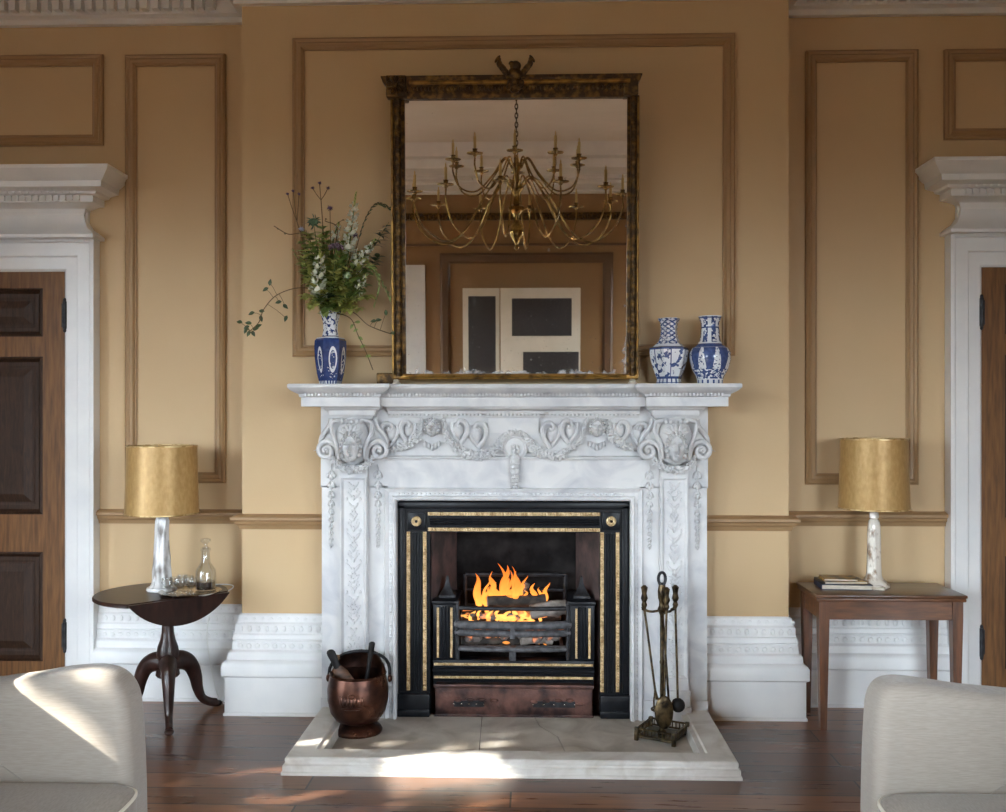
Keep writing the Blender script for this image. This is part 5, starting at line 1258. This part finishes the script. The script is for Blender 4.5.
# ------------------------------------------------------------------ companion set
TX = P(662, 735, -.36).x; TS = 1.16; tc_ = Vector((TX, -.36, HS+.0005)); cst = thing('fire_tool_stand', 'antique brass fire tool stand with square gallery base on the hearth', 'fire tool stand', tc_)
b = MB(); rm = Matrix.Translation(tc_) @ Matrix.Rotation(R(-28), 4, 'Z'); b.xf = rm; hs = .092
b.box(-hs, hs, -hs, hs, .012, .020, 0, .003)
for s in (-1, 1):
    for t_ in (-1, 1): b.box(s*hs-.010, s*hs+.010, t_*hs-.010, t_*hs+.010, 0, .064, 0, .004)
for zz in (.026, .056):
    b.tube([(-hs, -hs, zz), (hs, -hs, zz), (hs, hs, zz), (-hs, hs, zz)], .005, 6, closed=True)
for s in (-1, 1):
    for k in range(9):
        q_ = -hs+.02+(2*hs-.04)*k/8; b.tube([(q_, s*hs, .024), (q_, s*hs, .056)], .0032, 6); b.tube([(s*hs, q_, .024), (s*hs, q_, .056)], .0032, 6)
b.xf = None; b.build('gallery_base', 'brassdk', cst)
b = MB(); b.lathe([(q, h*TS if h > .07 else h) for q, h in [(.022, .02), (.024, .03), (.014, .04), (.010, .06), (.009, .30), (.012, .31), (.009, .32), (.009, .50), (.014, .51), (.022, .525), (.014, .54), (.012, .555), (.019, .57), (.020, .60), (.014, .625)]], tc_, 16); b.build('column', 'brassdk', cst)
b = MB(); b.tube([tc_+Vector((.017*math.cos(a*PI/9), 0, .650*TS+.030*math.sin(a*PI/9))) for a in range(18)], .007, 8, closed=True); b.build('ring_finial', 'ironold', cst)
hk = {}
for nm, a in (('l', 180), ('r', 0), ('f', -75), ('b', 80)):
    d = Vector((math.cos(R(a)), math.sin(R(a)), 0)); r_ = .085 if nm == 'l' else .050
    b = MB(); e = tc_+d*r_+Z*.525*TS; b.tube(bez([tc_+Z*.522*TS, tc_+d*r_*.6+Z*.515*TS, e, e+Z*.012+d*.008], 5), .006, 8); b.ell(e+Z*.0, (.012, .012, .007)); b.build('hook', 'brassdk', cst); hk[nm] = e
b = MB(); b.tube([tc_+Vector((.05*math.cos(a*PI/10), .05*math.sin(a*PI/10), .135)) for a in range(20)], .004, 6, closed=True)
for a in range(4): b.tube([tc_+Z*.135, tc_+Vector((.05*math.cos(a*PI/2), .05*math.sin(a*PI/2), .135))], .004, 6)
b.build('rest_ring', 'brassdk', cst)
def tool(name, label, top, foot, head):
    t = thing(name, label, 'fire tool', top, 'fire tools on the brass stand'); top = Vector(top); foot = Vector(foot)
    b = MB(); d = (top-foot).normalized()
    b.tube([top+Z*.0, top+Z*.016, top+Z*.03, top+Z*.048, top+Z*.07, top+Z*.088, top+Z*.10, top+Z*.11], [.007, .014, .009, .017, .011, .014, .017, .006], 10); b.build('handle', 'brassdk', t)
    b = MB(); b.tube([top+Z*.002, top.lerp(foot, .5), foot], .0055, 8); b.build('shaft', 'brassdk', t)
    head(t, foot, d)
def shovel(t, f, d):
    b = MB(); b.ell(f-d*.055, (.044, .012, .080), 14, 8); b.build('blade', 'brassdk', t)
def brush(t, f, d):
    b = MB(); b.ell(f-d*.025, (.034, .028, .034), 14, 8); b.build('bristle_head', 'blackwood', t)
def poker(t, f, d):
    b = MB(); b.tube([f, f-d*.04, f-d*.08], [.006, .007, .002], 8); b.build('tip', 'ironold', t)
def tongs(t, f, d):
    for s in (-1, 1):
        b = MB(); b.tube(bez([f+d*.05, f+Vector((s*.012, 0, -.02)), f+Vector((s*.004, 0, -.06))], 5), .004, 6); b.build('tong_arm', 'brassdk', t)
tool('fire_tongs', 'brass fire tongs on the left hook of the stand', hk['l']+Vector((0, -.013, .006)), tc_+Vector((-.030, -.030, .19)), tongs)
tool('fire_shovel', 'brass fire shovel hanging at the front of the stand', hk['f']+Vector((0, -.013, .006)), tc_+Vector((.0, -.080, .20)), shovel)
tool('fire_brush', 'dark round fire brush hanging at the right of the stand', hk['r']+Vector((.013, 0, .006)), tc_+Vector((.070, -.03, .19)), brush)
tool('fire_poker', 'thin iron poker hanging behind the stand column', hk['b']+Vector((0, .013, .006)), tc_+Vector((.045, .075, .115)), poker)

# ------------------------------------------------------------------ sofas
def sofa(label, sx):
    YA = -1.97
    t = thing('sofa', label, 'sofa', (sx*1.6, -2.6, 0), 'pale grey linen sofas')
    def A(u, v): p = P(u, v, YA+.12); return (p.x, p.z)
    if sx < 0: top = [A(-6, 677), A(13, 675), A(40, 671.5), A(70, 666), A(97, 664), A(112, 665.5), A(124, 670), A(133, 679), A(139, 692), A(142, 712), A(144, 745), A(145.5, 790), A(146, 830)]
    else: top = [A(1020, 689), A(994, 687), A(960, 684), A(930, 679.5), A(905, 676), A(890, 675.5), A(878, 678.5), A(870, 687), A(866, 700), A(864.5, 720), A(863, 750), A(862, 790), A(861.5, 830)]
    xf = top[-1][0]; xb = sx*2.0
    out = [(xb, .78), (xb+(top[0][0]-xb)*.5, top[0][1]+.004)]+top+[(xf, .14), (xb, .14)]
    out = [Vector(p) for p in out]
    fine = []
    cc = bez([Vector((p.x, p.y, 0)) for p in out[:-2]], 4); fine = [(p.x, p.y) for p in cc]+[(xf-sx*-.0, .14), (xb, .14)]
    fr = MB(); fr.pillow(fine, YA, YA+.17, .045, 6); fr.build('arm', 'linen', t, ang=60)
    y2 = -3.6
    fr = MB(); fr.pillow(fine, y2-.17, y2, .045, 6); fr.build('arm', 'linen', t, ang=60)
    bk = MB(); xs_ = sorted((sx*1.86, sx*2.08)); bk.box(xs_[0], xs_[1], y2-.17, YA+.17, .14, .94, 0, .06, 4); bk.build('back', 'linen', t)
    bs = MB(); xs_ = sorted((sx*1.13, sx*1.90)); bs.box(xs_[0], xs_[1], y2+.002, YA-.002, .14, .285, 0, .015, 2); bs.build('base', 'linen', t)
    ym = (YA+y2)/2
    for ya_, yb_ in ((ym+.004, YA-.006), (y2+.006, ym-.004)):
        cu = MB(); xs_ = sorted((sx*1.118, sx*1.86)); x0_, x1_ = xs_
        nx, ny = 14, 14; vs = []
        def hgt(s, q): return .392+.030*(1-abs(s)**3)*(1-abs(q)**3)
        ol = [(x0_, .29), (x0_, .37), (x0_+.02, .395)]
        # crowned cushion: superellipse plan, domed top
        def ringp(k, n, sc):
            a = 2*PI*k/n; ca, sa = math.cos(a), math.sin(a); e = .22
            return ((x0_+x1_)/2+(x1_-x0_)/2*sc*math.copysign(abs(ca)**e, ca), (ya_+yb_)/2+(yb_-ya_)/2*sc*math.copysign(abs(sa)**e, sa))
        n = 56; lv = [(.97, .287), (1.0, .300), (1.0, .375), (.985, .390), (.95, .400), (.85, .410), (.65, .420), (.35, .426), (.0, .428)]
        for s_, z_ in lv:
            for k in range(n): x_, y_ = ringp(k, n, s_); vs.append((x_, y_, z_))
        fs = [(j*n+k, j*n+(k+1) % n, (j+1)*n+(k+1) % n, (j+1)*n+k) for j in range(len(lv)-1) for k in range(n)]+[tuple(reversed(range(n)))]
        cu.add(vs, fs); co = cu.build('seat_cushion', 'seat', t, ang=60)
        pi_ = MB(); pi_.tube([Vector(ringp(k, n, .995)+(.383,)) for k in range(n)], .006, 6, closed=True); pi_.build('piping', 'piping', co)
    for x_, y_ in ((1.2, YA+.06), (1.95, YA+.06), (1.2, y2-.06), (1.95, y2-.06)):
        lg = MB(); lg.lathe([(.016, 0), (.018, .01), (.026, .14)], (sx*x_, y_, 0), 14); lg.build('leg', 'mahog', t)
    return t
sofa('pale grey linen sofa with sunlit arm at the left below the round table', -1)
sofa('pale grey linen sofa in shade at the right before the square table', 1)

# ------------------------------------------------------------------ chandelier (seen in the mirror)
cc = Vector((-.05, -3.45, 0)); zb = 2.70
chd = thing('brass_chandelier', 'many-armed brass candle chandelier reflected in the mirror', 'chandelier', (cc.x, cc.y, HC))
b = MB(); b.lathe([(0, -.06), (.015, -.05), (.02, -.03), (.012, -.01), (.03, .03), (.055, .07), (.060, .10), (.05, .14), (.025, .18), (.022, .22), (.04, .25), (.07, .27), (.07, .30), (.03, .32), (.024, .38), (.036, .42), (.062, .45), (.062, .48), (.03, .50), (.022, .58), (.035, .61), (.045, .64), (.02, .67), (.012, .72), (0, .73)], (cc.x, cc.y, zb), 24); b.build('stem', 'chbrass', chd)
b = MB(); z_ = zb+.73; k = 0
while z_ < HC-.06:
    rm = Matrix.Rotation(PI/2*(k % 2), 3, 'Z'); b.tube([Vector((cc.x, cc.y, z_+.02))+rm @ Vector((.012*math.cos(a*PI/6), 0, .024*math.sin(a*PI/6))) for a in range(12)], .0045, 6, closed=True); z_ += .037; k += 1
b.build('chain', 'brassdk', chd)
b = MB(); b.lathe([(.0, HC-.07), (.02, HC-.065), (.06, HC-.02), (.07, HC-.001)], (cc.x, cc.y, 0), 20); b.build('ceiling_rose', 'chbrass', chd)
def arm(a, prof, rp, zp):
    d = Vector((math.cos(a), math.sin(a), 0)); pp = bez([Vector((cc.x, cc.y, zb))+d*r+Z*z for r, z in prof], 7)
    b = MB(); b.tube(pp, .0075, 7); ao = b.build('arm', 'chbrass', chd)
    e = Vector((cc.x, cc.y, zb+zp))+d*rp
    b = MB(); b.lathe([(0, -.012), (.012, -.008), (.02, .004), (.062, .012), (.066, .02), (.058, .016), (.018, .012), (.018, .045), (.022, .05), (.014, .052), (0, .052)], e, 16); b.build('drip_pan', 'chbrass', ao)
    b = MB(); b.lathe([(.011, .045), (.011, .145), (.005, .15), (.006, .165), (.0, .185)], e, 10); b.build('candle_tube', 'candle', ao)
for k in range(12): arm(2*PI*k/12+.12, [(.05, .46), (.14, .54), (.28, .38), (.45, .10), (.62, .0), (.80, .10), (.88, .26), (.88, .36)], .88, .37)
for k in range(10): arm(2*PI*k/10+.32, [(.04, .62), (.10, .70), (.20, .56), (.34, .42), (.48, .44), (.54, .56), (.54, .64)], .54, .65)

# ------------------------------------------------------------------ folding screen at the far wall (seen in the mirror)
fs_ = thing('folding_screen', 'cream folding screen with dark panels reflected at the mirror bottom', 'folding screen', (0, YF+.3, 0))
ys = YF+.16
def leafscr(x0, x1, y0, holes, top):
    b = MB(); b.box(x0, x1, y0, y0+.03, 0.0, top, 0, .004); o = b.build('screen_leaf', 'cream', fs_)
    for xa, xb, za, zb_ in holes:
        b = MB(); b.box(xa, xb, y0+.024, y0+.036, za, zb_, 0, .002); b.build('dark_panel', 'slate', o)
leafscr(-.80, -.335, ys, [(-.73, -.385, .55, 2.40)], 2.50)
leafscr(-.325, .68, ys+.012, [(-.18, .57, 1.90, 2.37), (-.04, .66, .9, 1.70)], 2.50)

# ------------------------------------------------------------------ light
w = bpy.data.worlds.new('sky'); scn.world = w; w.use_nodes = True
N = w.node_tree.nodes; L = w.node_tree.links; bg = N['Background']
tc = N.new('ShaderNodeTexCoord'); sep = N.new('ShaderNodeSeparateXYZ'); L.new(tc.outputs['Generated'], sep.inputs[0])
cr = N.new('ShaderNodeValToRGB'); cr.color_ramp.elements[0].position = .47; cr.color_ramp.elements[0].color = (.03, .028, .022, 1)
cr.color_ramp.elements[1].position = .53; cr.color_ramp.elements[1].color = (.82, .91, 1.0, 1)
e_ = cr.color_ramp.elements.new(1.0); e_.color = (.66, .80, 1.0, 1)
mr = N.new('ShaderNodeMapRange'); mr.inputs['From Min'].default_value = -1; mr.inputs['From Max'].default_value = 1
L.new(sep.outputs['Z'], mr.inputs['Value']); L.new(mr.outputs['Result'], cr.inputs['Fac']); L.new(cr.outputs['Color'], bg.inputs['Color'])
bg.inputs['Strength'].default_value = 46.0
sun = bpy.data.lights.new('sun', 'SUN'); sun.energy = 34; sun.angle = R(.6); sun.color = (1, .93, .82)
so = bpy.data.objects.new('sun', sun); COL.objects.link(so)
so.rotation_euler = Vector((1, .46, -.71)).to_track_quat('-Z', 'Y').to_euler()

# ------------------------------------------------------------------ view
scn.view_settings.view_transform = 'Standard'; scn.view_settings.look = 'None'; scn.view_settings.gamma = 1; scn.view_settings.use_curve_mapping = False
scn.view_settings.exposure = 0
cy = scn.cycles
cy.use_denoising = True; cy.max_bounces = 10; cy.diffuse_bounces = 6; cy.glossy_bounces = 5; cy.transparent_max_bounces = 16
cy.sample_clamp_indirect = 8; cy.caustics_reflective = False; cy.caustics_refractive = False
